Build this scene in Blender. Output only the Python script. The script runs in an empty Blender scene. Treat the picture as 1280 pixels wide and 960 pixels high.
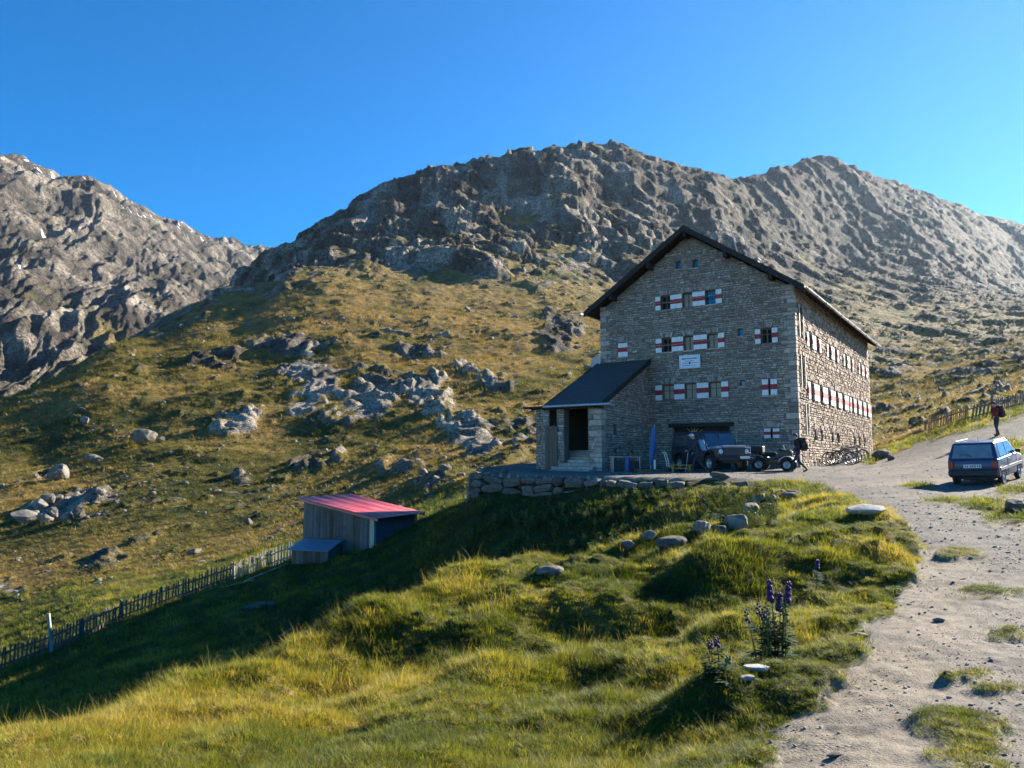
import bpy, bmesh, math, random
import numpy as np
from mathutils import Vector, Matrix
R = math.radians
random.seed(7); rng = np.random.default_rng(11)
sc = bpy.context.scene
COL = sc.collection

# ------------------------------------------------------------------ camera
F_PX, PITCH = 960.0, R(6.0)            # focal length in pixels of the 1280 px wide photograph
cam_d = bpy.data.cameras.new('camera')
cam_d.sensor_width = 36.0; cam_d.lens = 36.0 * F_PX / 1280.0
cam_d.clip_start = 0.1; cam_d.clip_end = 9000.0
cam = bpy.data.objects.new('camera', cam_d); COL.objects.link(cam)
cam.location = (0, 0, 0); cam.rotation_euler = (R(90) + PITCH, 0, 0)   # the eye is the origin
sc.camera = cam

# ------------------------------------------------------------------ sky, sun, exposure
SUN_AZ, SUN_EL = R(52.0), R(23.0)      # to the right of the view axis, above the horizon
world = bpy.data.worlds.new('World'); sc.world = world; world.use_nodes = True
wn = world.node_tree.nodes; wl = world.node_tree.links
sky = wn.new('ShaderNodeTexSky'); sky.sky_type = 'NISHITA'; sky.sun_disc = False
sky.sun_elevation = SUN_EL; sky.sun_rotation = SUN_AZ
sky.altitude = 2500.0; sky.air_density = 1.0; sky.dust_density = 0.1; sky.ozone_density = 4.0
hs = wn.new('ShaderNodeHueSaturation'); hs.inputs['Saturation'].default_value = 1.42
wl.new(sky.outputs[0], hs.inputs['Color'])
wl.new(hs.outputs[0], wn['Background'].inputs[0]); wn['Background'].inputs[1].default_value = 0.061
sun_d = bpy.data.lights.new('sun', 'SUN'); sun_d.energy = 5.0; sun_d.angle = R(0.5); sun_d.color = (1.0, 0.90, 0.76)
sun = bpy.data.objects.new('sun', sun_d); COL.objects.link(sun)
SUN_DIR = Vector((math.sin(SUN_AZ)*math.cos(SUN_EL), math.cos(SUN_AZ)*math.cos(SUN_EL), math.sin(SUN_EL)))
sun.rotation_euler = SUN_DIR.to_track_quat('Z', 'Y').to_euler()
sc.view_settings.view_transform = 'Standard'; sc.view_settings.look = 'None'
sc.view_settings.exposure = 2.05; sc.view_settings.gamma = 1.0; sc.view_settings.use_curve_mapping = False
sc.render.engine = 'CYCLES'
cy = sc.cycles
cy.max_bounces = 4; cy.diffuse_bounces = 2; cy.glossy_bounces = 2; cy.transmission_bounces = 3; cy.volume_bounces = 0
cy.transparent_max_bounces = 6; cy.caustics_reflective = False; cy.caustics_refractive = False
cy.use_denoising = True; cy.denoising_input_passes = 'RGB_ALBEDO_NORMAL'; cy.denoising_prefilter = 'ACCURATE'; cy.use_adaptive_sampling = True; cy.adaptive_threshold = 0.014

# ------------------------------------------------------------------ pixel <-> world (positions in the 1280x960 photograph)
CP, SP = math.cos(PITCH), math.sin(PITCH)
def ray(u, v):
    x = (u-640.0)/F_PX; z = (480.0-v)/F_PX
    return np.array([x, CP - z*SP, SP + z*CP])
def at_depth(u, v, Y):
    d = ray(u, v); return d*(Y/d[1])
def project(X, Y, Z):
    y = Y*CP + Z*SP; z = -Y*SP + Z*CP
    return 640.0 + F_PX*X/y, 480.0 - F_PX*z/y

# ------------------------------------------------------------------ numpy noise
def _h(ix, iy, s):
    n = (ix.astype(np.int64)*374761393 + iy.astype(np.int64)*668265263 + s*974711) & 0x7fffffff
    n = ((n ^ (n >> 13))*1274126177) & 0x7fffffff
    return ((n ^ (n >> 16)) & 0xffff).astype(np.float32)/65535.0
def perlin(x, y, s=0):
    x = np.asarray(x, np.float32); y = np.asarray(y, np.float32)
    fx, fy = np.floor(x), np.floor(y); dx, dy = x-fx, y-fy
    ux = dx*dx*dx*(dx*(dx*6-15)+10); uy = dy*dy*dy*(dy*(dy*6-15)+10)
    def g(ox, oy):
        a = _h(fx+ox, fy+oy, s)*(2*np.pi)
        return np.cos(a)*(dx-ox) + np.sin(a)*(dy-oy)
    a = g(0,0); b = g(1,0); c = g(0,1); d = g(1,1)
    return ((a+(b-a)*ux) + ((c+(d-c)*ux)-(a+(b-a)*ux))*uy)*1.5
def fbm(x, y, o=4, s=0, g=0.5):
    t = np.zeros(np.shape(x), np.float32); a = 1.0; f = 1.0
    for k in range(o):
        t += a*perlin(x*f+13.7*k, y*f-7.1*k, s+k*17); a *= g; f *= 2.03
    return t
def ridged(x, y, o=4, s=0, g=0.5):
    t = np.zeros(np.shape(x), np.float32); a = 1.0; f = 1.0
    for k in range(o):
        t += a*(1-2*np.abs(perlin(x*f+3.3*k, y*f+9.1*k, s+k*31))); a *= g; f *= 2.1
    return t
def cells(x, y, s=0):
    """distance to the nearest and second nearest feature point, the nearest cell's random value and offset"""
    fx, fy = np.floor(x), np.floor(y)
    f1 = np.full(np.shape(x), 9.0, np.float32); f2 = f1.copy(); idv = np.zeros_like(f1); ox = f1*0; oy = f1*0
    for i in (-1, 0, 1):
        for j in (-1, 0, 1):
            px = fx+i+_h(fx+i, fy+j, s+1); py = fy+j+_h(fx+i, fy+j, s+2)
            d = np.hypot(px-x, py-y).astype(np.float32)
            near = d < f1
            f2 = np.where(near, f1, np.minimum(f2, d)); idv = np.where(near, _h(fx+i, fy+j, s+3), idv)
            ox = np.where(near, x-px, ox); oy = np.where(near, y-py, oy); f1 = np.where(near, d, f1)
    return f1, f2, idv, ox, oy
def sstep(a, b, x):
    t = np.clip((x-a)/(b-a), 0, 1); return t*t*(3-2*t)
def blocks(x, y, size, s):
    """fractured rock: every cell a tilted facet at its own level"""
    wx = x + size*.35*perlin(x/size*.9, y/size*.9, s+50); wy = y + size*.35*perlin(x/size*.9, y/size*.9, s+51)
    f1, f2, i, ox, oy = cells(wx/size, wy/size*.8, s)
    a = i*37.0
    return size*((i-.5)*.50 + .30*(np.cos(a)*ox + np.sin(a)*oy) + .30*(oy*.8-ox*.5) - .10*(1-sstep(0, .14, f2-f1)))

# ------------------------------------------------------------------ terrain heights: control points read from the photograph
# each column: u: [(v, depth in metres)], ('z', height, depth) where the ground is hidden
CTRL = {
 -160: [(955,4.6),('z',-3.8,9),(925,20),(890,27),(850,36),(800,46),(740,62),(640,100),(560,140),('z',4,200),('z',-30,420),('z',-60,1200)],
 0:   [(956,4.6),(930,5.3),('z',-4.0,8.8),(915,20),(880,27),(838,36),(792,47),(756,59),(700,78),(600,116),(523,160),(503,203),('z',2,290),('z',-40,500),('z',-80,1250)],
 100: [(950,4.7),(908,6.6),('z',-4.7,11),(890,20),(846,28),(799,38),(752,50),(716,65),(656,88),(590,120),(535,144),(490,175),(462,243),('z',14,330),('z',-20,520),('z',-80,1250)],
 200: [(950,4.8),(882,8.2),('z',-5.2,13.5),(866,21),(812,31),(757,41),(732,53),(698,68),(640,90),(560,128),(500,164),(440,212),(399,328),('z',34,400),('z',-10,560),('z',-60,1250)],
 300: [(950,4.9),(890,7.0),(844,10),('z',-5.4,15.5),(830,22),(778,32),(723,43),(702,55),(668,75),(600,108),(530,142),(470,186),(420,235),(396,268),(336,465),('z',62,540),('z',20,680),('z',-40,1250)],
 400: [(950,5.0),(870,8.3),(810,11.6),('z',-5.2,17),(800,24),(745,33),(694,43.5),(678,53),(652,71),(600,104),(550,132),(480,176),(430,216),(380,268),(345,308),(312,368),(276,515),('z',110,640),('z',50,800),('z',0,1250)],
 520: [(950,5.0),(870,7.8),(779,13),('z',-4.8,19),(770,25),(705,34),(659,43.5),(640,54),(610,74),(580,98),(500,156),(430,220),(370,296),(332,346),(280,430),(217,530),('z',150,640),('z',90,860),('z',20,1250)],
 640: [(955,4.9),(870,7.4),(742,14.3),('z',-4.3,19.5),(736,23.5),(692,26.8),(662,28.8),(629,31.4),('z',-1.6,44),(585,66),(560,94),(500,156),(430,222),(370,306),(320,374),(260,470),(192,590),('z',190,700),('z',110,920),('z',40,1250)],
 760: [(955,5.0),(870,7.0),(790,10.5),(704,16.5),('z',-3.7,20.5),(700,24.6),(660,26.8),(619,28.7),(589,38),(583,52),(572,78),(530,132),(460,206),(380,316),(310,424),(250,520),(177,630),('z',220,760),('z',140,980),('z',60,1250)],
 880: [(955,4.7),(860,6.8),(780,9.8),(702,15),(664,19.6),('z',-2.35,22.3),(656,24.4),(631,26.2),(611,27.7),(589,37),(584,46),(574,80),(536,136),(450,240),(370,356),(290,504),(212,680),('z',230,860),('z',150,1250)],
 470: [(684,41.0)],
 820: [(420,270),(350,372),(270,500),(191,655),('z',225,800)],
 945: [(445,262),(360,400),(290,580),(222,800),('z',230,980)],
 1055:[(445,275),(350,520),(275,760),(198,980),('z',330,1320)],
 350: [(305,470),('z',80,620)],
 450: [(245,525),('z',120,660)],
 590: [(624,33.4),(199,562),('z',170,680)],
 1000:[(955,4.3),(855,6.2),(765,9.6),(694,14.6),(644,20.6),(607,28),(589,35.2),(583,39.5),(577,50),(560,86),(518,160),(440,290),(350,490),(275,700),(203,930),('z',300,1300)],
 1100:[(955,4.1),(855,5.8),(755,9.2),(694,12.8),(642,17.4),(612,23.6),(592,31),(577,42),(562,60),(522,126),(450,270),(350,560),(222,1040),('z',340,1350)],
 1200:[(955,4.1),(855,5.7),(755,9.0),(690,12.7),(640,17.6),(604,26),(579,32),(548,40),(531,47),(520,66),(500,104),(468,190),(400,410),(310,800),(253,1120),('z',320,1400)],
 1280:[(955,4.1),(855,5.7),(755,8.9),(694,12.0),(648,16.2),(611,23.4),(580,30.5),(545,38.4),(514,47),(505,58),(492,92),(444,205),(380,510),(322,900),(281,1230),('z',330,1400)],
 1440:[(955,4.1),(855,5.7),(755,8.9),(690,12.2),(640,17.4),(596,25),(560,31),(524,39),(494,47),(480,60),(470,95),(430,210),(380,510),(340,900),(310,1230),('z',280,1400)],
}
pts = []
def deep(Y): return Y if Y < 280 else 280+(Y-280)*1.45
for u, ch in CTRL.items():
    for e in ch:
        e = (e[0], e[1], deep(e[2])) if e[0] == 'z' else (e[0], deep(e[1]))
        if e[0] == 'z':
            x = (u-640)/F_PX; pts.append((x, math.log(e[2]), e[1]/e[2]))
        else:
            P = at_depth(e[0]*0+u, e[0], e[1]); pts.append((P[0]/P[1], math.log(e[1]), P[2]/P[1]))
pts = np.array(pts, np.float64)
SX = 2.2                                             # weight of the sideways axis against ln(depth)
def _tps(r2): return np.where(r2 > 1e-12, r2*np.log(np.maximum(r2, 1e-12)), 0.0)
_p = np.stack([pts[:,0]*SX, pts[:,1]], 1)
_K = _tps(((_p[:,None]-_p[None])**2).sum(-1)) + np.eye(len(_p))*2e-3
_A = np.block([[_K, np.ones((len(_p),1)), _p], [np.ones((1,len(_p))), np.zeros((1,3))], [_p.T, np.zeros((2,3))]])
_w = np.linalg.solve(_A, np.concatenate([pts[:,2], np.zeros(3)]))
def base_tan(s, l):
    q = np.stack([s*SX, l], -1); o = np.zeros(q.shape[:-1])
    for k in range(len(_p)):
        o += _w[k]*_tps((q[...,0]-_p[k,0])**2 + (q[...,1]-_p[k,1])**2)
    return o + _w[-3] + _w[-2]*q[...,0] + _w[-1]*q[...,1]
S_AX = np.concatenate([np.linspace(-1.05,-.72,26,endpoint=False), np.linspace(-.72,.72,661), np.linspace(.72,1.05,27)[1:]])
L_AX = np.concatenate([np.arange(math.log(2.6), math.log(18), .0065), np.arange(math.log(18), math.log(60), .0088), np.arange(math.log(60), math.log(1900), .0058)])
cs = np.linspace(-1.06, 1.06, 150); cl = np.linspace(L_AX[0]-.01, L_AX[-1]+.01, 240)
T = base_tan(*np.meshgrid(cs, cl))
def bilin(G, xs, ys, x, y):
    i = np.clip(np.searchsorted(xs, x)-1, 0, len(xs)-2); j = np.clip(np.searchsorted(ys, y)-1, 0, len(ys)-2)
    a = np.clip((x-xs[i])/(xs[i+1]-xs[i]), 0, 1); b = np.clip((y-ys[j])/(ys[j+1]-ys[j]), 0, 1)
    return (G[j,i]*(1-a)+G[j,i+1]*a)*(1-b) + (G[j+1,i]*(1-a)+G[j+1,i+1]*a)*b
Sg, Lg = np.meshgrid(S_AX, L_AX)
Yg = np.exp(Lg); Xg = Sg*Yg
Zg = bilin(T, cs, cl, Sg, Lg)*Yg
Ug, Vg = project(Xg, Yg, Zg)

def seg_dist(x, y, a, b):
    a = np.array(a[:2], float); b = np.array(b[:2], float); d = b-a
    t = np.clip(((x-a[0])*d[0]+(y-a[1])*d[1])/(d@d), 0, 1)
    return np.hypot(x-a[0]-t*d[0], y-a[1]-t*d[1])
def poly_sd(x, y, poly):
    """signed distance to a polygon, positive inside"""
    d = np.full(np.shape(x), 1e9); ins = np.zeros(np.shape(x), bool); n = len(poly)
    for i in range(n):
        a, b = poly[i], poly[(i+1)%n]; d = np.minimum(d, seg_dist(x, y, a, b))
        c = ((a[1] > y) != (b[1] > y)) & (x < (b[0]-a[0])*(y-a[1])/((b[1]-a[1]) or 1e-9)+a[0]); ins ^= c
    return np.where(ins, d, -d)
def blob(u, v, ru, rv, rot=0.0):
    c, s = math.cos(R(rot)), math.sin(R(rot)); du, dv = Ug-u, Vg-v
    return np.clip(1.25-np.hypot((du*c+dv*s)/ru, (-du*s+dv*c)/rv), 0, 1)

# the terrace in front of the hut, held by a dry stone wall along its front edge
TERRACE = [(-1.55,34.2),(1.05,32.2),(3.7,30.0),(6.4,28.9),(8.8,28.6),(12.0,30.5),(14.0,36.0),(30.0,60.0),(10.0,66.0),(0.6,52.0),(-1.9,43.0)]
tsd = poly_sd(Xg, Yg, TERRACE)
zt = -.34 + .034*np.clip(Yg-38.0, 0, 30) - .030*np.clip(34.0-Yg, 0, 6)
wt = sstep(-.10, .22, tsd)*np.where(Xg > 8.2, 1-sstep(8.2, 12.5, Xg), 1.0)
Zg = Zg*(1-wt) + zt*wt
Ug, Vg = project(Xg, Yg, Zg)

# gravel: the path, the yard and the way past the hut
PATH_L = [(905,990),(945,958),(1000,893),(1052,838),(1088,797),(1092,772),(1122,742),(1142,714),(1148,684),(1132,656),(1100,638),(1056,617),(1012,604),(975,598),(930,595),(860,594),(745,591)]
_py = np.array([q[1] for q in PATH_L][::-1], float); _pu = np.array([q[0] for q in PATH_L][::-1], float)
edge_u = np.interp(Vg, _py, _pu)
wob = 20*fbm(Xg*1.5, Yg*1.5, 4, 5, .6)*np.clip(8.0/Yg, .15, 2.2)
gravel = sstep(-1, 1, (Ug-edge_u+wob)/np.clip(90.0/Yg, 4, 30))*(Yg < 33)
gravel = np.maximum(np.where((Xg < 9.5) & (tsd < 0) & (Yg > 24), 0, gravel), sstep(-.12, .3, tsd)*(Xg < 13.5)*(Yg < 62)); gravel = np.maximum(gravel, (Yg >= 33)*sstep(-.12, .3, tsd))
near_r = sstep(28, 33, Yg)*(Ug > 1000)*(Yg < 62)
gravel = np.maximum(gravel, near_r*sstep(0, 14, Vg-np.interp(Ug, [1000,1090,1150,1210,1290],[560,574,547,534,512])))
gravel = np.where(Yg < 63, gravel, 0)
for b in [(1208,838,26,7),(1185,842,15,5),(1205,905,52,15),(1215,935,44,26),(1180,888,40,9),(1255,855,34,5),(1200,690,28,7),(1235,735,40,9),(1262,790,26,7),(1225,630,26,9),(1265,640,40,17),(1272,612,30,8),(1180,625,30,5),(1145,607,25,3),(1268,560,26,13)]:
    bl = blob(*b); gravel *= 1-np.clip(bl*1.15+.55*fbm(Xg*3.1, Yg*3.1, 3, 8)*(bl > 0), 0, 1)*.95
gravel = np.clip(gravel, 0, 1)

# banks and hollows of the meadow: long low ridges between pixels (u, v, depth)
def gpt(u, v):
    """ground point under a pixel of the near meadow"""
    d = ray(u, v); Y = np.exp(np.linspace(math.log(3.0), math.log(70), 900))
    t = bilin(T, cs, cl, np.full_like(Y, d[0]/d[1]), np.log(Y)); k = np.argmax(t-d[2]/d[1] > 0) if d[2]/d[1] > t[0] else 0
    hit = np.where(np.diff(np.sign(t-d[2]/d[1])) != 0)[0]
    k = hit[0] if len(hit) else 0
    return d*(Y[k]/d[1])
meadow = (1-gravel)*(Yg < 60)
for (a, b, w, h) in [((470,800),(640,742),.9,.34),((640,756),(870,706),1.1,.42),((870,706),(1010,664),1.2,.34),((560,812),(720,768),.6,.30),((720,790),(905,742),.7,.34),
                     ((905,742),(1060,690),.9,.32),((830,842),(905,800),.35,.18),((300,862),(470,806),.7,.22),((500,900),(700,838),.45,.12),((960,735),(1085,688),.6,.2),((640,900),(760,880),.3,.12),((800,905),(900,880),.3,.12)]:
    A_, B_ = gpt(*a), gpt(*b)
    Zg += .95*h*np.exp(-(seg_dist(Xg, Yg, A_, B_)/w)**2)*meadow
# meadow tussocks and gravel relief
near = 1-sstep(45, 70, Yg)
tus = .14*fbm(Xg*.55, Yg*.55, 2, 21) + .135*fbm(Xg*1.2, Yg*1.2, 3, 22) + .06*np.abs(perlin(Xg*3.1, Yg*3.1, 25))
Zg += near*meadow*np.where(Ug > edge_u+25, .35, 1.0)*tus*np.clip(Yg/9.0, .40, 1.1)*(1-.55*sstep(15,24,Yg)) + near*gravel*(.022*fbm(Xg*1.1, Yg*1.1, 3, 23) + .010*fbm(Xg*6, Yg*6, 2, 24) - .03)*(1-wt)
# wheel ruts on the path
# ------------------------------------------------------------------ the hillside: rock, talus and grass
hill = sstep(48, 75, Yg)
lowv = np.interp(Ug, [-200,200,260,330,430,520,560,640,690,760,850,1000,1100,1280,1500],[470,400,372,352,336,346,356,362,338,352,356,350,372,396,400])
n1 = fbm(Xg/38, Yg/38, 4, 31); n2 = fbm(Xg/9, Yg/9, 4, 32)
rock = sstep(-26, 22, lowv-Vg+26*n1+16*n2)
for b in [(268,455,44,15),(290,527,40,17,-15),(355,435,60,16),(390,470,50,22),(405,515,58,36),(398,575,42,18),(470,500,40,30),(540,492,52,32,15),(525,440,40,10),(490,420,60,8),(600,470,40,12,30),
          (585,545,46,22,20),(640,575,50,10),(560,600,60,15),(75,640,50,18),(60,593,14,10),(110,625,40,14),(500,590,34,10),(300,600,18,12),(20,745,36,16),(130,700,26,16),(655,540,50,22),(700,420,26,36,25),(760,470,30,30)]:
    bl = blob(*b); rock = np.maximum(rock, np.where(bl > 0, sstep(.25, .75, bl+.55*n2+.25*n1), 0))
for b in [(640,268,46,7),(618,325,62,9,8),(700,312,40,9),(470,345,60,8),(560,350,40,6),(330,348,30,5),(655,350,40,8),(840,325,20,8),(1010,330,30,10,40),(1080,370,30,14,30),(560,300,20,4),(690,250,20,4)]:
    bl = blob(*b); rock *= 1-np.where(bl > 0, sstep(.2, .75, bl+.5*n2), 0)
scat = sstep(.38, .62, fbm(Xg/4.2, Yg/4.2, 4, 33)+.25*n1)*.8
right = sstep(700, 900, Ug)
rock = np.clip(np.maximum(rock, scat*(.55+.45*right)), 0, 1)*hill
rock = np.maximum(rock, hill*right*sstep(-.15, .35, n1+.8*n2)*.75*sstep(520, 470, Vg)*sstep(110, 220, Yg))
far = sstep(230, 430, Yg)
wx = Xg + 9*fbm(Xg/45, Yg/45, 3, 71); wy = Yg + 9*fbm(Xg/45, Yg/45, 3, 72)
DX, DY = wx*.86+wy*.51, -wx*.51+wy*.86                     # along and across the dip of the beds
def rib(x, y, sx, sy, o, sd): return ridged(x/sx, y/sy, o, sd, .5)-.5
near_c = 1.0*rib(DX, DY, 9, 17, 2, 61) + .75*(.35-np.abs(fbm(wx/6, wy/15, 3, 63)))*2 + .42*rib(DX, DY, 2.6, 6.5, 2, 64) + .10*blocks(wx, wy*.5, 2.6, 66)
far_c = ((2.0+1.6*sstep(820, 1000, Ug))*rib(wx, wy, 26, 130, 2, 67) + 1.1*rib(DX, DY, 13, 60, 2, 68))*1.0 + (.62+.45*sstep(820, 1000, Ug))*rib(wx, wy, 4.6, 22, 2, 70) + .10*blocks(wx, wy*.25, 7.0, 65)
st = 11.0 + 13.0*far; fr = ((Zg + .25*Xg)/st + .6*n1 + .25*n2) % 1.0
ledge = (sstep(.35, .60, fr) - fr)*st
big = 12.0*(ridged(wx/95, wy/330, 3, 76, .5)-.5) + 6*fbm(wx/190, wy/260, 2, 69)
upper = sstep(-30, 50, lowv-Vg)
# the spur on the left: a crest whose far flank turns away from the sun
CREST = [at_depth(*q) for q in [(-160,556,140),(0,523,160),(100,490,175),(200,440,212),(300,396,268),(350,352,330),(405,318,406),(460,262,500),(505,228,600)]]
cx = np.interp(Yg, [q[1] for q in CREST], [q[0] for q in CREST]); Dl = cx - Xg + 7*n1 + 2.5*n2
Zg += 1.5*np.where(Dl > 0, np.exp(-(Dl/14)**2), np.exp(-(Dl/40)**2))*sstep(130, 160, Yg)*(1-sstep(400, 560, Yg))
Zg += hill*(sstep(60, 160, Yg)*(1.5*n1 + .40*n2) + .16*fbm(Xg/2.2, Yg/2.2, 3, 35)*sstep(60,110,Yg))
Zg += rock*(ledge*(.10+.36*upper)*(1-.85*right*(1-.5*upper))*np.clip(Yg/240, .15, 1.0) + (near_c*np.clip(Yg/130, .2, 1.0)+.3)*(1-far) + far*far_c*.9) + upper*far*big*.6
# bring the skyline back to the measured one after the relief was added
SKY_U = [-300,0,60,140,210,262,300,340,370,400,440,455,480,510,540,590,640,680,720,760,800,850,930,950,985,1010,1035,1070,1090,1130,1160,1200,1250,1280,1500]
SKY_V = [575,500,477,430,395,366,335,312,295,275,254,238,226,219,207,200,193,183,176,178,188,207,221,221,207,198,196,203,216,228,236,252,272,280,330]
Uh, Vh = project(Xg, Yg, Zg); Vh = np.where(Yg > 130, Vh, 9e9); got = Vh.min(0); col_u = 640+F_PX*S_AX/CP*.985
dv = np.clip(np.interp(col_u, SKY_U, SKY_V)-got, -40, 40); k_ = np.exp(-(np.arange(-30,31)/12.0)**2); dv = np.convolve(np.pad(dv, 30, 'edge'), k_/k_.sum(), 'valid')
ridge_y = np.exp(np.convolve(np.pad(np.log(Yg[Vh.argmin(0), np.arange(len(S_AX))]), 45, 'edge'), np.hanning(91)/np.hanning(91).sum(), 'valid'))
Zg -= dv[None,:]*Yg/F_PX*sstep(.35, .95, Yg/ridge_y[None,:])
# turf keeps to the flatter ledges
dzdy = np.gradient(Zg, axis=0)/np.gradient(Yg, axis=0); dzdx = np.gradient(Zg, axis=1)/np.gradient(Xg, axis=1); dzdy = dzdy - dzdx*Sg
slope = np.hypot(dzdx, dzdy)
flat = 1-sstep(.50, .95, slope + .25*n2)
rock = rock*(1-.85*(1-.8*sstep(820, 980, Ug)*upper)*flat*sstep(-.2, .4, fbm(Xg/16, Yg/34, 3, 73)+.14+.12*far))
rock = np.where(hill > .5, np.maximum(rock, .75*sstep(1.0, 1.5, slope)), rock)
tint = np.clip(.46 + .10*(1-sstep(170, 330, Yg)) - .44*sstep(760, 1000, Ug)*far + .52*fbm(wx/22, wy/60, 5, 74, .65)+.18*fbm(DX/60, DY/7, 3, 75), 0, 1)   # broad colour of the beds; right-hand rock darker, partly to carry backlit haze
dry = np.clip(.62 + .50*fbm(Xg/26, Yg/26, 4, 41) + .30*fbm(Xg/5, Yg/5, 3, 42) + .35*blob(470,385,190,45)+.30*blob(620,420,140,60)-.2*blob(120,620,200,90)-.5*blob(480,560,60,24)-.3*blob(395,545,40,30), 0, 1)
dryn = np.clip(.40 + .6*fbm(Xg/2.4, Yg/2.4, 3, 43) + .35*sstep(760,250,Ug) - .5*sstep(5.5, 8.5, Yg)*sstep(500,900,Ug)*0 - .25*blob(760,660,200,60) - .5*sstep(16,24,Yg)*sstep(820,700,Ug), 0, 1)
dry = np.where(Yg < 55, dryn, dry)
# bare earth of the wheel tracks
dirt = np.zeros_like(Zg)
for tr, wd, am in (([(985,985),(1040,920),(1098,862),(1140,805),(1172,752),(1178,706),(1168,684)], .62, 1.0), ([(1180,985),(1196,900),(1215,830),(1240,770),(1262,730)], .42, .45), ([(1030,606),(1100,604),(1170,600),(1230,607)], 1.4, .6), ([(1100,590),(1160,570),(1230,556)], 1.6, .5)):
    q = [gpt(*p_) for p_ in tr]
    for a_, b_ in zip(q[:-1], q[1:]): dirt = np.maximum(dirt, am*np.exp(-(seg_dist(Xg, Yg, a_, b_)/wd)**2))
dirt = np.clip(dirt + .35*fbm(Xg*.9, Yg*.9, 3, 77)*dirt, 0, 1)*gravel
Zg -= .035*dirt
coarse = gravel*np.clip(.42+.9*fbm(Xg*.45, Yg*.45, 3, 78) + .5*blob(1140,640,90,26) + .4*blob(1240,800,80,60) + .4*blob(1060,930,60,30) - dirt, 0, 1)
def hz(x, y):
    return bilin(Zg, S_AX, L_AX, np.asarray(x, float)/np.asarray(y, float), np.log(np.asarray(y, float)))
def gz(x, y): return float(hz(np.array([x]), np.array([y]))[0])
# ------------------------------------------------------------------ shader helpers
class NT:
    def __init__(s, name):
        s.m = bpy.data.materials.new(name); s.m.use_nodes = True; s.t = s.m.node_tree; s.n = s.t.nodes; s.b = s.n['Principled BSDF']
        s.out = s.n['Material Output']; s.tc = None
    def co(s, kind='Object'):
        if s.tc is None: s.tc = s.n.new('ShaderNodeTexCoord')
        return s.tc.outputs[kind]
    def link(s, a, b): s.t.links.new(a, b)
    def inp(s, node, key, v):
        if v is None: return
        if hasattr(v, 'is_output'): s.link(v, node.inputs[key])
        else: node.inputs[key].default_value = v if not (isinstance(v, tuple) and len(v) == 3) else (*v, 1)
    def noise(s, scale, detail=4, rough=.6, vec=None, dist=0):
        n = s.n.new('ShaderNodeTexNoise'); n.inputs['Scale'].default_value = scale; n.inputs['Detail'].default_value = detail
        n.inputs['Roughness'].default_value = rough; n.inputs['Distortion'].default_value = dist
        s.link(vec or s.co(), n.inputs['Vector']); return n.outputs['Fac']
    def vor(s, scale, feature='F1', out='Distance', vec=None, rnd=1.0):
        n = s.n.new('ShaderNodeTexVoronoi'); n.feature = feature; n.inputs['Scale'].default_value = scale; n.inputs['Randomness'].default_value = rnd
        s.link(vec or s.co(), n.inputs['Vector']); return n.outputs[out]
    def mapr(s, v, a, b, c=0.0, d=1.0):
        n = s.n.new('ShaderNodeMapRange'); n.inputs[1].default_value = a; n.inputs[2].default_value = b; n.inputs[3].default_value = c; n.inputs[4].default_value = d
        s.link(v, n.inputs[0]); return n.outputs[0]
    def math(s, op, a, b=None, clamp=False):
        n = s.n.new('ShaderNodeMath'); n.operation = op; n.use_clamp = clamp; s.inp(n, 0, a); s.inp(n, 1, b); return n.outputs[0]
    def mix(s, f, a, b, blend='MIX'):
        n = s.n.new('ShaderNodeMix'); n.data_type = 'RGBA'; n.blend_type = blend
        s.inp(n, 0, f); s.inp(n, 6, a); s.inp(n, 7, b); return n.outputs[2]
    def attr(s, name, out='Fac'):
        n = s.n.new('ShaderNodeAttribute'); n.attribute_name = name; return n.outputs[out]
    def ramp(s, v, stops):
        n = s.n.new('ShaderNodeValToRGB'); r = n.color_ramp
        while len(r.elements) < len(stops): r.elements.new(.5)
        for e, (p, c) in zip(r.elements, stops): e.position = p; e.color = (*c, 1)
        s.link(v, n.inputs[0]); return n.outputs[0]
    def bump(s, h, strength=.5, dist=.05, nrm=None):
        n = s.n.new('ShaderNodeBump'); n.inputs['Strength'].default_value = strength; n.inputs['Distance'].default_value = dist
        s.link(h, n.inputs['Height'])
        if nrm is not None: s.link(nrm, n.inputs['Normal'])
        return n.outputs['Normal']
    def set(s, color=None, rough=None, normal=None, metal=None, spec=None):
        s.inp(s.b, 'Base Color', color); s.inp(s.b, 'Roughness', rough); s.inp(s.b, 'Normal', normal); s.inp(s.b, 'Metallic', metal); s.inp(s.b, 'Specular IOR Level', spec)
        return s.m
MATS = {}
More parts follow.
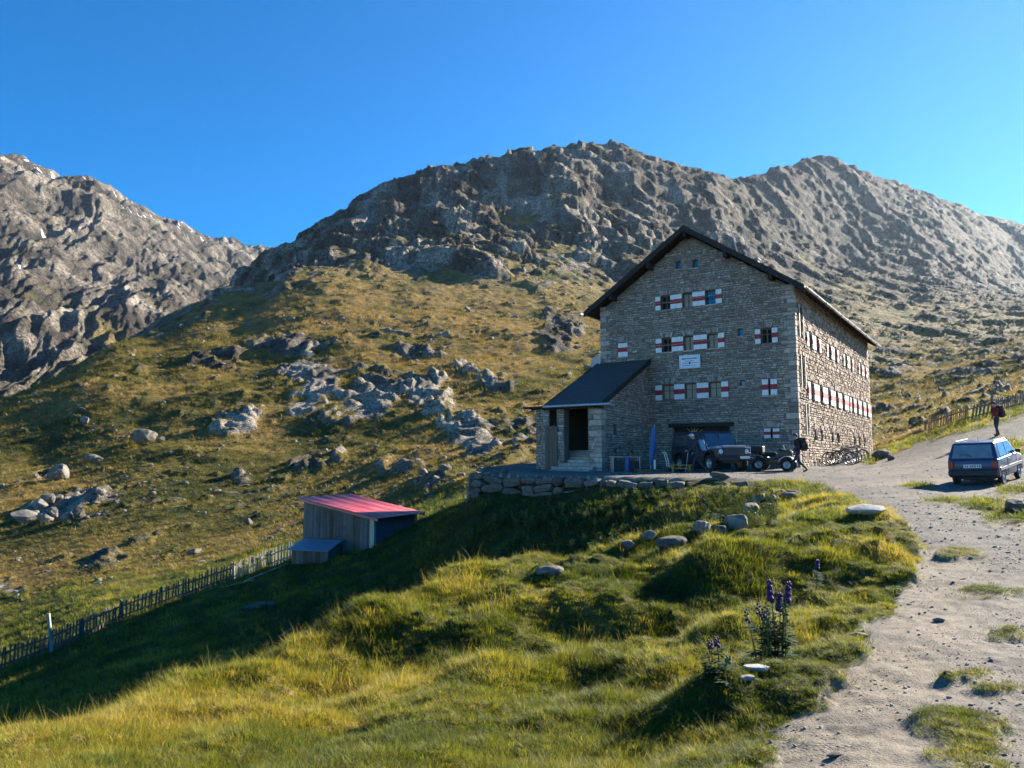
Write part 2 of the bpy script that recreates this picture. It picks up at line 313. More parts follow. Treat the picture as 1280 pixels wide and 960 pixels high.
def M(name, base, var=.25, scale=6.0, rough=.75, bump=.25, bdist=.01, metal=0.0, spec=.35, stretch=None, dirt=None, dscale=1.5, rand=0.0):
    """a plain procedural surface: base colour with two scales of variation, wear and fine relief"""
    if name in MATS: return MATS[name]
    t = NT(name); v = t.co()
    if stretch:
        mp = t.n.new('ShaderNodeMapping'); mp.inputs['Scale'].default_value = stretch; t.link(v, mp.inputs[0]); v = mp.outputs[0]
    n = t.noise(scale, 5, .65, v); n2 = t.noise(scale*.23, 3, .5, v)
    lo = tuple(c*(1-var) for c in base); hi = tuple(min(1, c*(1+var)) for c in base)
    c = t.mix(t.mapr(n, .3, .7), lo, hi); c = t.mix(t.mapr(n2, .35, .65, 0, .5), c, tuple(x*(1-.6*var) for x in base))
    if dirt: c = t.mix(t.mapr(t.noise(dscale, 4, .7), .52, .68, 0, .8), c, dirt)
    if rand:
        oi = t.n.new('ShaderNodeObjectInfo'); c = t.mix(1.0, c, t.mapr(oi.outputs['Random'], 0, 1, 1-rand, 1+rand), 'MULTIPLY')
    MATS[name] = t.set(c, t.mapr(n, .2, .8, max(0, rough-.12), min(1, rough+.12)), t.bump(n, bump, bdist), metal, spec)
    return MATS[name]

# terrain: grass, gravel and rock by attributes that the mesh carries
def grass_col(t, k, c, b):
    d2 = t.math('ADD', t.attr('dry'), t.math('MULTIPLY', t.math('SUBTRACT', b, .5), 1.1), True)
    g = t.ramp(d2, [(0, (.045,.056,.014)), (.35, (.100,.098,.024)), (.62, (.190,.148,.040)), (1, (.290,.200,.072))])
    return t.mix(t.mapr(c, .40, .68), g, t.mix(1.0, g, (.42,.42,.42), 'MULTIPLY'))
def hill_material(name, k0, k1, snowy=False):
    """grass and rock; the grain is coarser (k1) where the mesh says the slope is high up"""
    t = NT(name); fa = t.attr('far') if k1 != k0 else None
    def two(f):
        a = f(k0)
        if fa is None: return a
        n = t.n.new('ShaderNodeMix'); n.data_type = 'FLOAT'; t.link(fa, n.inputs[0]); t.link(a, n.inputs[2]); t.link(f(k1), n.inputs[3]); return n.outputs[0]
    b = two(lambda k: t.noise(4.0/k, 6, .75)); c = two(lambda k: t.noise(17/k, 3, .7)); crack = two(lambda k: t.vor(2.6/k, 'DISTANCE_TO_EDGE'))
    g = grass_col(t, k0, c, b)
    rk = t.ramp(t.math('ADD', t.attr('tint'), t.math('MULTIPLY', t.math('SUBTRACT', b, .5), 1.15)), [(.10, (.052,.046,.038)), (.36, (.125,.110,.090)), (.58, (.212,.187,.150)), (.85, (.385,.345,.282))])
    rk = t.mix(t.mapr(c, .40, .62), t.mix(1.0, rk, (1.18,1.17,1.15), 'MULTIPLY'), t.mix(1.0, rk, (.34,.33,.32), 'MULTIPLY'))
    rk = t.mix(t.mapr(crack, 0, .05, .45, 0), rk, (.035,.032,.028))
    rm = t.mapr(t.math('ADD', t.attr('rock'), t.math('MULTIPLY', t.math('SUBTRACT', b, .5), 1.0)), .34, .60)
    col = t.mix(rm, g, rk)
    if snowy: col = t.mix(t.mapr(t.math('ADD', t.attr('snow'), t.math('MULTIPLY', t.math('SUBTRACT', c, .5), .8)), .45, .6), col, (.80,.82,.84))
    h = t.math('ADD', t.math('MULTIPLY', b, .9), t.math('MULTIPLY', c, .40))
    if fa is not None: h = t.math('MULTIPLY', h, t.mapr(fa, 0, 1, k0/k1, 1))
    return t.set(col, .93, t.bump(h, 1.0, .17*k1), 0, .12)
def meadow_material():
    t = NT('meadow_turf'); b = t.noise(5, 5, .7); c = t.noise(30, 3, .7)
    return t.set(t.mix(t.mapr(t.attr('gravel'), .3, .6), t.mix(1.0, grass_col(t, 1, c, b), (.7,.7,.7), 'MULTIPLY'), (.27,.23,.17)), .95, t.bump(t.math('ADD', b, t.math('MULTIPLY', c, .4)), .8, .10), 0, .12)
def path_material():
    t = NT('gravel_and_earth'); gs = t.noise(1.3, 5, .65); fine = t.noise(55, 3, .75); v = t.n.new('ShaderNodeTexVoronoi'); v.inputs['Scale'].default_value = 46; t.link(t.co(), v.inputs['Vector'])
    sp = t.n.new('ShaderNodeSeparateColor'); t.link(v.outputs['Color'], sp.inputs[0]); co_, di = t.attr('coarse'), t.attr('dirt')
    mott = t.noise(7, 4, .75)
    base = t.ramp(gs, [(.30, (.108,.103,.093)), (.5, (.165,.154,.135)), (.7, (.225,.207,.172))])
    base = t.mix(t.math('MULTIPLY', di, .85), base, t.mix(t.mapr(fine, .3, .7), (.225,.190,.138), (.305,.262,.195)))
    st = t.mix(sp.outputs[1], (.070,.067,.064), (.30,.28,.25))
    m = t.math('MULTIPLY', t.mapr(sp.outputs[0], .35, .6), t.mapr(t.math('ADD', co_, t.math('MULTIPLY', t.math('SUBTRACT', gs, .5), .8)), .15, .75, .18, .95))
    base = t.mix(t.mapr(mott, .42, .62, .0, .55), base, t.mix(1.0, base, (.55,.54,.53), 'MULTIPLY')); col = t.mix(m, base, st); col = t.mix(t.mapr(fine, .35, .7, 0, .35), col, t.mix(1.0, col, (.45,.45,.45), 'MULTIPLY'))
    col = t.mix(t.mapr(t.math('ADD', t.attr('gravel'), t.math('MULTIPLY', t.math('SUBTRACT', fine, .5), .6)), .75, .45), col, (.16,.145,.06))
    h = t.math('ADD', t.math('MULTIPLY', t.math('MULTIPLY', v.outputs['Distance'], m), -1.2), t.math('MULTIPLY', fine, .35))
    return t.set(col, .95, t.bump(h, .8, .035), 0, .12)

def grid_mesh(name, X, Y, Z, attrs, mat, keep=None, kind='structure', flip=False):
    h, w = X.shape; idx = np.arange(h*w).reshape(h, w)
    q = np.stack([idx[:-1,:-1], idx[:-1,1:], idx[1:,1:], idx[1:,:-1]], -1).reshape(-1, 4)
    if flip: q = q[:, ::-1]
    if keep is not None: q = q[keep.reshape(-1)]
    used = np.unique(q); re = np.full(h*w, -1); re[used] = np.arange(len(used)); q = re[q]
    me = bpy.data.meshes.new(name); co = np.stack([X, Y, Z], -1).reshape(-1, 3)[used].astype(np.float32)
    me.vertices.add(len(co)); me.vertices.foreach_set('co', co.reshape(-1))
    me.loops.add(len(q)*4); me.loops.foreach_set('vertex_index', q.reshape(-1).astype(np.int32))
    me.polygons.add(len(q)); me.polygons.foreach_set('loop_start', np.arange(0, len(q)*4, 4, dtype=np.int32))
    me.polygons.foreach_set('use_smooth', np.ones(len(q), bool))
    me.update(calc_edges=True)
    for k, v in attrs.items():
        me.attributes.new(k, 'FLOAT', 'POINT').data.foreach_set('value', v.reshape(-1)[used].astype(np.float32))
    me.materials.append(mat)
    o = bpy.data.objects.new(name, me); COL.objects.link(o); o['kind'] = kind
    return o
near_mat = meadow_material(); hill_mat = hill_material('alpine_slope', 6.5, 28.0)
Yc = (Yg[:-1,:-1]+Yg[1:,1:])/2; gc = (gravel[:-1,:-1]+gravel[1:,1:]+gravel[:-1,1:]+gravel[1:,:-1])/4
cut = 62.0
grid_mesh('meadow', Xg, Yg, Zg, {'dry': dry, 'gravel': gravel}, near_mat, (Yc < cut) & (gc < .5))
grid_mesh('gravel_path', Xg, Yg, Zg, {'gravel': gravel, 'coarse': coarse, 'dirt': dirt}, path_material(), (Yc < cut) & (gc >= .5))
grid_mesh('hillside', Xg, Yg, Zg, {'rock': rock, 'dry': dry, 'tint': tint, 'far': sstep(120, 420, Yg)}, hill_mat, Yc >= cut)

# ground behind and beside the viewpoint
bx, by = np.meshgrid(np.linspace(-260, 260, 80), np.linspace(-220, 2.9, 50))
bz = -1.75 - .02*np.abs(by) + .045*bx*(bx < 0)*.6 + .05*np.clip(bx, 0, 99) + .25*fbm(bx/9, by/9, 3, 71)
grid_mesh('meadow_behind_viewpoint', bx, by, bz - .25, {'dry': bx*0+.5, 'gravel': bx*0}, near_mat)

# ------------------------------------------------------------------ the far mountain on the left, with its own control points
MC = [(-260,[(520,620),(400,900),(270,1350),(150,1800)]),(-120,[(530,640),(430,860),(300,1250),(180,1780)]),(0,[(535,660),(480,760),(400,930),(300,1240),(195,1780)]),(60,[(530,690),(450,850),(350,1150),(260,1480),(208,1800)]),
      (110,[(520,720),(440,900),(340,1250),(270,1560),(222,1860)]),(140,[(500,760),(420,980),(330,1330),(280,1600),(238,1960)]),(165,[(495,790),(400,1050),(330,1400),(290,1650),(258,2060)]),(210,[(480,830),(395,1120),(340,1460),(300,1850),(275,2260)]),
      (250,[(460,900),(390,1220),(345,1600),(310,2100),(288,2500)]),(285,[(440,980),(385,1350),(350,1700),(320,2300),(301,2760)]),(320,[(430,1080),(380,1500),(345,2000),(320,2600),(303,3000)]),(350,[(420,1100),(380,1550),(350,2100),(325,2650),(310,3050)]),(430,[(420,1200),(390,1700),(360,2300),(340,2800),(330,3100)]),(520,[(430,1300),(400,1800),(380,2400),(360,2900),(355,3200)])]
mp_ = []
for u, ch in MC:
    for v, Y in ch:
        P = at_depth(u, v, Y); mp_.append((P[0]/P[1], math.log(Y), P[2]/P[1]))
    mp_.append((P[0]/P[1], math.log(Y*1.25), P[2]/P[1]*.62))
mp_ = np.array(mp_); _p2 = np.stack([mp_[:,0]*SX*1.5, mp_[:,1]], 1)
_K = _tps(((_p2[:,None]-_p2[None])**2).sum(-1)) + np.eye(len(_p2))*1e-3
_A = np.block([[_K, np.ones((len(_p2),1)), _p2], [np.ones((1,len(_p2))), np.zeros((1,3))], [_p2.T, np.zeros((2,3))]])
_w2 = np.linalg.solve(_A, np.concatenate([mp_[:,2], np.zeros(3)]))
ms, ml = np.meshgrid(np.linspace(-.92, -.16, 420), np.linspace(math.log(620), math.log(3900), 400))
mt = _w2[-3] + _w2[-2]*ms*SX*1.5 + _w2[-1]*ml
for k in range(len(_p2)): mt = mt + _w2[k]*_tps((ms*SX*1.5-_p2[k,0])**2 + (ml-_p2[k,1])**2)
mY = np.exp(ml); mX = ms*mY; mZ = mt*mY
mU, mV = project(mX, mY, mZ)
fall = mX*.8 + mY*.25                                  # gullies run down the slope: noise stretched along the fall line
g1 = ridged(fall/150, mZ/420 + mY/900, 5, 81, .55); g2 = ridged(fall/60+.3*g1, mZ/150, 4, 82, .55); g3 = .5*blocks(mX, mY, 34.0, 83) + .5*blocks(mX, mY, 15.0, 84)
mr = np.clip(.80 + .4*fbm(mX/120, mY/120, 4, 85) - .30*sstep(300, 480, mV) + .2*g2, 0, 1)
mZ = mZ - 16*sstep(700,1500,mY) + 13*(g1-.6)*sstep(500,900,mY) + 8*(g2-.5)*np.clip(mr+.3, 0, 1) + .12*g3*np.clip(mr+.2, 0, 1) + 6.5*(ridged(fall/24+.5*g1, mZ/90, 3, 86, .55)-.5)
msn = np.zeros_like(mX)
for (u, v, ru, rv, ro) in [(56,286,2.5,13,-22),(23,332,2,11,-22)]:
    c, s = math.cos(R(ro)), math.sin(R(ro)); du, dv = mU-u, mV-v
    msn = np.maximum(msn, np.clip(1.25-np.hypot((du*c+dv*s)/ru, (-du*s+dv*c)/rv), 0, 1))
crest = np.interp(mU, [0,60,110,140,165,210,250,285,320,350],[195,208,222,238,258,275,288,301,303,310])
msn = np.maximum(msn, sstep(22, 4, mV-crest)*sstep(.15, .7, fbm(mX/26, mY/26, 4, 87))*.62)
far_mat = hill_material('far_rock_face', 70.0, 70.0, True)
grid_mesh('far_mountain', mX, mY, mZ, {'rock': mr, 'dry': np.clip(.55+.4*fbm(mX/200, mY/200, 3, 88), 0, 1), 'tint': np.clip(.16+.42*fbm(mX/90, mY/90, 5, 89, .6)+.2*g2, 0, 1), 'snow': msn}, far_mat)
# ------------------------------------------------------------------ mesh helpers
class MB:
    """collects faces, then links them as one mesh object"""
    def __init__(s): s.v = []; s.f = []; s.mi = []; s.col = []; s.cur = 0; s.c = None
    def add(s, vs, fs, smooth=False):
        o = len(s.v); s.v += [tuple(map(float, p)) for p in vs]
        for q in fs: s.f.append([i+o for i in q]); s.mi.append((s.cur, smooth)); s.col.append(s.c)
        return s
    def box(s, lo, hi, fr=None):
        (x0,y0,z0),(x1,y1,z1) = lo, hi
        vs = [(x0,y0,z0),(x1,y0,z0),(x1,y1,z0),(x0,y1,z0),(x0,y0,z1),(x1,y0,z1),(x1,y1,z1),(x0,y1,z1)]
        if fr: vs = [fr(*p) for p in vs]
        return s.add(vs, [(0,3,2,1),(4,5,6,7),(0,1,5,4),(1,2,6,5),(2,3,7,6),(3,0,4,7)])
    def cbox(s, c, d, fr=None): return s.box([c[i]-d[i]/2 for i in range(3)], [c[i]+d[i]/2 for i in range(3)], fr)
    def bbox(s, lo, hi, b=.02, fr=None):
        """box with chamfered edges"""
        bm = bmesh.new(); bmesh.ops.create_cube(bm, size=1)
        for v in bm.verts: v.co = [lo[i]+(v.co[i]+.5)*(hi[i]-lo[i]) for i in range(3)]
        bmesh.ops.bevel(bm, geom=bm.edges[:], offset=b, segments=2, affect='EDGES', profile=.5)
        return s.bm(bm, fr)
    def bm(s, bm, fr=None, smooth=False):
        bm.verts.index_update(); vs = [tuple(v.co) for v in bm.verts]; fs = [[v.index for v in f.verts] for f in bm.faces]; bm.free()
        if fr: vs = [fr(*p) for p in vs]
        return s.add(vs, fs, smooth)
    def prism(s, poly, d0, d1, fr=lambda a, b, d: (a, d, b)):
        """polygon (a, b) extruded over depth d0..d1"""
        n = len(poly); vs = [fr(a, b, d0) for a, b in poly] + [fr(a, b, d1) for a, b in poly]
        return s.add(vs, [list(range(n))[::-1], list(range(n, 2*n))] + [(i, (i+1)%n, n+(i+1)%n, n+i) for i in range(n)])
    def tube(s, pts, r, n=8, cap=True, smooth=True):
        pts = [Vector(p) for p in pts]; rs = r if isinstance(r, (list, tuple)) else [r]*len(pts); vs = []; fs = []; pn = None
        for i, p in enumerate(pts):
            t = (pts[min(i+1, len(pts)-1)]-pts[max(i-1, 0)]).normalized()
            a = t.cross(Vector((0,0,1))) if pn is None else pn - t*pn.dot(t)
            if a.length < 1e-4: a = t.cross(Vector((1,0,0)))
            a.normalize(); pn = a; b = t.cross(a)
            vs += [p + (a*math.cos(k*2*math.pi/n) + b*math.sin(k*2*math.pi/n))*rs[i] for k in range(n)]
        for i in range(len(pts)-1):
            fs += [(i*n+k, i*n+(k+1)%n, (i+1)*n+(k+1)%n, (i+1)*n+k) for k in range(n)]
        s.add(vs, fs, smooth)
        if cap: s.add(vs[:n], [list(range(n))[::-1]]); s.add(vs[-n:], [list(range(n))])
        return s
    def lathe(s, prof, axis_o, axis_d, n=20, smooth=True):
        """profile (radius, along) turned about an axis"""
        d = Vector(axis_d).normalized(); o = Vector(axis_o); a = d.cross(Vector((0,0,1)))
        if a.length < 1e-3: a = d.cross(Vector((1,0,0)))
        a.normalize(); b = d.cross(a); vs = []
        for r, h in prof: vs += [o + d*h + (a*math.cos(k*2*math.pi/n)+b*math.sin(k*2*math.pi/n))*r for k in range(n)]
        fs = [(i*n+k, i*n+(k+1)%n, (i+1)*n+(k+1)%n, (i+1)*n+k) for i in range(len(prof)-1) for k in range(n)]
        return s.add(vs, fs, smooth)
    def mesh(s, name, mats):
        me = bpy.data.meshes.new(name); me.from_pydata(s.v, [], s.f)
        for m in (mats if isinstance(mats, (list, tuple)) else [mats]): me.materials.append(m)
        for p, (mi, sm) in zip(me.polygons, s.mi): p.material_index = mi; p.use_smooth = sm
        if any(c is not None for c in s.col):
            at = me.color_attributes.new('tint', 'FLOAT_COLOR', 'CORNER'); k = 0
            for p, c in zip(me.polygons, s.col):
                for _ in p.loop_indices: at.data[k].color = (*(c or (1,1,1)), 1); k += 1
        me.update(); return me
    def build(s, name, mats, parent=None):
        o = bpy.data.objects.new(name, s.mesh(name, mats)); COL.objects.link(o)
        if parent is not None: o.parent = parent
        return o
def tag(o, label, cat, group=None, kind=None):
    o['label'] = label; o['category'] = cat
    if group: o['group'] = group
    if kind: o['kind'] = kind
    return o
def empty(name, loc=(0,0,0), rz=0.0):
    o = bpy.data.objects.new(name, None); COL.objects.link(o); o.location = loc; o.rotation_euler = (0,0,rz); o.empty_display_size = .3
    return o
def kids(o): return [c for c in o.children]
def copy_tree(o, parent=None):
    c = o.copy(); COL.objects.link(c); c.parent = parent
    for ch in kids(o): copy_tree(ch, c)
    return c

# ------------------------------------------------------------------ materials of built things
def stone_mat(name, mort=False):
    t = NT(name); tn = t.attr('tint', 'Color'); n = t.noise(7, 6, .7); n2 = t.noise(1.1, 4, .6); n3 = t.noise(36, 4, .7)
    c = t.mix(t.mapr(n, .3, .72), t.mix(1.0, tn, (.58,.57,.56), 'MULTIPLY'), t.mix(1.0, tn, (1.30,1.27,1.20), 'MULTIPLY'))
    c = t.mix(t.mapr(n2, .55, .72, 0, .5), c, (.30,.20,.11))
    c = t.mix(t.mapr(t.noise(2.6, 5, .7), .60, .72, 0, .6), c, (.10,.095,.085))
    return t.set(c, .9, t.bump(t.math('ADD', n, t.math('MULTIPLY', n3, .4)), .7, .03), 0, .2)
m_stone = stone_mat('rubble_stone')
m_mortar = M('lime_mortar', (.165,.148,.122), .3, 9, .95, .5, .02)
m_timber_dark = M('dark_stained_timber', (.030,.024,.020), .4, 4, .8, .4, .01, stretch=(1,1,6))
m_roof_slate = M('dark_roof_sheet', (.060,.057,.054), .35, 3, .75, .3, .01)
m_frame = M('window_frame_brown', (.17,.105,.060), .3, 12, .6, .2, .004)
m_frame_w = M('window_frame_pale', (.45,.42,.37), .2, 12, .6, .2, .004)
m_white = M('shutter_white_paint', (.80,.79,.76), .07, 10, .6, .15, .004, dirt=(.60,.57,.52), dscale=5)
m_red = M('shutter_red_paint', (.36,.030,.035), .25, 10, .6, .15, .004)
m_zinc = M('zinc_sheet', (.42,.43,.44), .2, 5, .42, .1, .004, metal=.75)
m_soffit = M('soffit_boards', (.050,.036,.026), .35, 5, .85, .4, .01, stretch=(1,6,1))
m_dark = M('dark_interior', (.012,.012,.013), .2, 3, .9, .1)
def glass_mat():
    t = NT('window_glass'); n = t.noise(1.3, 2, .5)
    t.b.inputs['Coat Weight'].default_value = .6
    return t.set((.012,.016,.022), .05, t.bump(n, .08, .02), 0, .9)
m_glass = glass_mat()
m_curtain = M('curtain_cloth', (.42,.36,.27), .3, 14, .9, .3, .01, stretch=(9,9,1))
def grain(name, base, var=.35):
    return M(name, base, var, 3.0, .88, .5, .01, stretch=(14,14,1.0), dirt=tuple(c*.55 for c in base), dscale=1.2, rand=.22)
m_wood_grey = grain('weathered_grey_board', (.150,.132,.112)); m_wood_brown = grain('brown_board', (.135,.085,.050)); m_wood_pale = grain('bleached_and_sunlit_wood', (.42,.38,.31))

# ------------------------------------------------------------------ the stone hut: walls from measured openings
YAW = R(33.7)
HA = Vector((-math.cos(YAW), math.sin(YAW), 0)); HB = Vector((math.sin(YAW), math.cos(YAW), 0))   # along the gable to the left / along the side, away
HC = Vector(tuple(at_depth(1000.5, 583, 39.0))); HC.z = 0.0
def gfr(a, z, d=0.0): return HC + HA*a - HB*d + Vector((0,0,z))       # gable plane, d towards the viewer
def sfr(b, z, d=0.0): return HC + HB*b - HA*d + Vector((0,0,z))       # side plane, d outwards
GW, GL = 11.15, 22.2
RIDGE_A, RIDGE_Z, SLOPE = GW/2, 13.12, .665
def roof_z(a): return RIDGE_Z - SLOPE*abs(a-RIDGE_A)
BASE_Z = -.9
def clip_roof(poly, top):
    for sgn in (1, -1):
        out = []; n = len(poly); f = lambda p: (top - SLOPE*sgn*(p[0]-RIDGE_A)) - p[1]
        for i in range(n):
            p, q = poly[i], poly[(i+1)%n]; fp, fq = f(p), f(q)
            if fp >= 0: out.append(p)
            if (fp >= 0) != (fq >= 0): t = fp/(fp-fq); out.append((p[0]+(q[0]-p[0])*t, p[1]+(q[1]-p[1])*t))
        poly = out
        if len(poly) < 3: return []
    return poly
def wall_with_holes(mb, x0, x1, z0, z1, holes, fr, depth=.30, clip=None):
    xs = sorted({x0, x1, *[h[0] for h in holes], *[h[1] for h in holes]}); zs = sorted({z0, z1, *[h[2] for h in holes], *[h[3] for h in holes]})
    xs = [x for x in xs if x0 <= x <= x1]; zs = [z for z in zs if z0 <= z <= z1]
    for i in range(len(xs)-1):
        for j in range(len(zs)-1):
            cx, cz = (xs[i]+xs[i+1])/2, (zs[j]+zs[j+1])/2
            if any(h[0] < cx < h[1] and h[2] < cz < h[3] for h in holes): continue
            p = [(xs[i],zs[j]),(xs[i+1],zs[j]),(xs[i+1],zs[j+1]),(xs[i],zs[j+1])]
            if clip: p = clip(p)
            if len(p) > 2: mb.add([fr(a, z, 0) for a, z in p], [list(range(len(p)))])
    for (a, b, c, d) in holes:
        o = [(a,c),(b,c),(b,d),(a,d)]
        for k in range(4):
            p, q = o[k], o[(k+1)%4]; mb.add([fr(*p,0), fr(*q,0), fr(*q,-depth), fr(*p,-depth)], [(0,1,2,3)])
def stone_tint(warm=0.0):
    v = random.choice([.21,.29,.33,.36,.39,.42,.46])*random.uniform(.88,1.12); w = random.random()
    return (v*(1.10+.07*w+warm*.13), v*(.95+.01*w+warm*.03), v*(.90-.09*w-warm*.12))
def lay_stones(mb, x0, x1, z0, z1, holes, fr, inside=lambda x, z: True, hmin=.06, hmax=.16, wmin=.13, wmax=.46, warm=0.3, proud=(.012,.055), gap=.022):
    """random coursed rubble: every stone a bevelled block standing proud of the mortar"""
    z = z0
    while z < z1:
        h = random.uniform(hmin, hmax); x = x0 - random.uniform(0, wmax)
        while x < x1:
            w = random.uniform(wmin, wmax)*(1.15 if h < .12 else .9)
            sub = [(0, h)] if h < .15 or random.random() < .55 else [(0, h*random.uniform(.4,.6))]
            if len(sub) == 1 and sub[0][1] < h: sub.append((sub[0][1], h))
            for (p, q) in sub:
                a0, a1, b0, b1 = max(x, x0)+gap/2, min(x+w, x1)-gap/2, z+p+gap/2, z+q-gap/2
                if a1-a0 < .06 or b1-b0 < .03: continue
                for hh in holes:                                   # trim against openings
                    if a0 < hh[1] and a1 > hh[0] and b0 < hh[3] and b1 > hh[2]:
                        if a0 < hh[0]-.08: a1 = hh[0]-.005
                        elif a1 > hh[1]+.08: a0 = hh[1]+.005
                        else: a1 = a0
                if a1-a0 < .06 or not inside((a0+a1)/2, b1): continue
                d = random.uniform(*proud); bv = min(.025, (b1-b0)*.25, (a1-a0)*.2); j = lambda k=.35: random.uniform(-1, 1)*bv*k
                tl = random.uniform(-.03, .03)*(a1-a0)
                o = [(a0+j(),b0+j()+tl*0),(a1+j(),b0+j()+tl),(a1+j(),b1+j()+tl),(a0+j(),b1+j())]
                i_ = [(a0+bv+j(.6),b0+bv+j(.6)),(a1-bv+j(.6),b0+bv+tl+j(.6)),(a1-bv+j(.6),b1-bv+tl+j(.6)),(a0+bv+j(.6),b1-bv+j(.6))]
                mb.c = stone_tint(warm)
                vs = [fr(*p_, -.02) for p_ in o] + [fr(*p_, d+random.uniform(-.008,.008)) for p_ in i_]
                mb.add(vs, [(4,5,6,7),(0,1,5,4),(1,2,6,5),(2,3,7,6),(3,0,4,7)])
            x += w
        z += h
    mb.c = None

house = tag(empty('stone_lodge', tuple(HC)), 'large grey stone mountain lodge with steep dark gable roof and red-white shutters', 'lodge')
HINV = Matrix.Translation(-HC)
def hb(mb, name, mats, parent=None):
    """build in world coordinates, hang under the lodge"""
    parent = parent or house
    o = mb.build(name, mats, parent)
    o.matrix_parent_inverse = Matrix.Translation(-HC) if parent is house else Matrix.Identity(4)
    return o

# openings: a0, a1, z0, z1 (measured on the photograph)
G_OPEN = []
ROWS = [(8.75, 9.53, [(7.30,6.70),(6.01,5.40),(4.69,4.08)], [(7.60,7.30),(6.70,6.36),(6.35,6.01),(5.40,5.05),(5.04,4.69),(4.08,3.75)], ['dark','curtain','sky']),
        (6.32, 7.11, [(7.28,6.68),(6.00,5.40),(4.64,4.02)], [(7.63,7.28),(6.68,6.345),(6.335,6.00),(5.40,5.025),(5.015,4.64),(4.02,3.68)], ['dark','curtain','curtain']),
        (3.62, 4.46, [(7.31,6.59),(5.99,5.28),(4.63,3.92)], [(7.70,7.31),(6.59,5.99),(5.28,4.63),(3.92,3.54)], ['curtain','curtain','curtain'])]
for z0, z1, wins, sh, kinds in ROWS: G_OPEN += [(b, a, z0, z1) for a, b in wins]
RW = (1.16, 1.74, 6.33, 7.12); G_OPEN.append(RW)
CLOSED = [(1.00,1.80,3.60,4.45),(9.42,10.04,6.27,7.08),(.97,1.76,1.36,1.88)]
SMALL = [(6.07,6.34,10.98,11.43),(5.06,5.36,10.92,11.38),(2.68,2.96,6.84,7.24),(2.67,2.93,4.17,4.46)]
GATE = (3.55, 6.72, -.3, 2.04)
G_OPEN += CLOSED + SMALL + [GATE]
S_ROW1 = []; S_ROW2 = []; S_GND = []
for c in (3.05, 4.75): S_ROW1.append((c-.42, c+.42))
for g0 in (7.55, 12.55, 17.95):
    for k in (0, 1): S_ROW1.append((g0+k*1.75, g0+.84+k*1.75))
for c in (3.0, 5.15, 7.3, 9.5, 11.45): S_ROW2.append((c-.42, c+.42))
for c in (14.6, 16.35, 18.3, 20.2): S_ROW2.append((c-.40, c+.40))
for a, b in ((3.2,3.85),(4.8,5.45),(7.65,8.3),(9.25,9.95),(14.75,15.35),(16.55,17.2),(18.55,19.2)): S_GND.append((a, b))
SLITS = [(.75,1.45,6.68,8.30),(.80,1.50,4.02,5.62),(1.45,1.95,1.58,3.16)]
S_OPEN = [(a, b, 6.36, 7.16) for a, b in S_ROW1] + [(a, b, 3.50, 4.45) for a, b in S_ROW2] + [(a, b, 1.32, 1.88) for a, b in S_GND] + SLITS

WALL_TOP = 9.30
mb = MB(); gclip = lambda p: clip_roof(p, RIDGE_Z-.30)
wall_with_holes(mb, 0, GW, BASE_Z, RIDGE_Z, G_OPEN, gfr, .30, gclip)
hb(mb, 'gable_wall', m_mortar)
mb = MB(); wall_with_holes(mb, 0, GL, BASE_Z, WALL_TOP, S_OPEN, sfr, .30)
hb(mb, 'side_wall', m_mortar)
mb = MB()   # the two walls turned away
mb.add([gfr(GW, BASE_Z), gfr(GW, WALL_TOP), gfr(GW, WALL_TOP, -GL), gfr(GW, BASE_Z, -GL)], [(0,1,2,3)])
bp = clip_roof([(0,BASE_Z),(GW,BASE_Z),(GW,RIDGE_Z),(0,RIDGE_Z)], RIDGE_Z-.30)
mb.add([gfr(a, z, -GL) for a, z in bp], [list(range(len(bp)))]); hb(mb, 'rear_wall', m_mortar)
# masonry, too fine to pick apart stone by stone
arch = []
random.seed(21)
mb = MB(); lay_stones(mb, .42, GW-.42, BASE_Z, RIDGE_Z, G_OPEN, gfr, lambda a, z: z < roof_z(a)-.36)
for z0, z1, wins, sh, kinds in ROWS[1:]:
    pass
o = hb(mb, 'gable_masonry', m_stone); o['kind'] = 'stuff'
mb = MB(); lay_stones(mb, .42, GL-.42, BASE_Z, WALL_TOP, S_OPEN, sfr, lambda a, z: z < WALL_TOP, hmin=.10, hmax=.26, wmin=.16, wmax=.52, warm=.55, proud=(.015,.075))
o = hb(mb, 'side_masonry', m_stone); o['kind'] = 'stuff'
# quoins: long and short corner stones, one by one
random.seed(5)
z = BASE_Z + .3; k = 0
while z < WALL_TOP-.15:
    h = random.uniform(.16, .34); la, lb = ((.62, .34) if k%2 else (.38, .58)); la *= random.uniform(.85,1.15); lb *= random.uniform(.85,1.15)
    mb = MB(); p = random.uniform(.015, .05); mb.c = stone_tint(.2)
    mb.bbox((-p, -p, z+.012), (la, lb, z+h-.012), .022, lambda x, y, zz: HC + HA*x + HB*y + Vector((0,0,zz)))
    hb(mb, 'corner_stone', m_stone)
    z += h; k += 1
for (A0, fr2) in ((GW, lambda x, y, zz: HC + HA*(GW-x) + HB*y + Vector((0,0,zz))), (0, lambda x, y, zz: HC + HA*x + HB*(GL-y) + Vector((0,0,zz)))):
    z = BASE_Z + .3; k = 0
    while z < WALL_TOP-.2:
        h = random.uniform(.2, .36); la, lb = ((.6, .36) if k%2 else (.38, .56)); mb = MB(); mb.c = stone_tint(.2); p = random.uniform(.01, .04)
        mb.bbox((-p, -p, z+.012), (la, lb, z+h-.012), .022, fr2); hb(mb, 'corner_stone', m_stone); z += h; k += 1

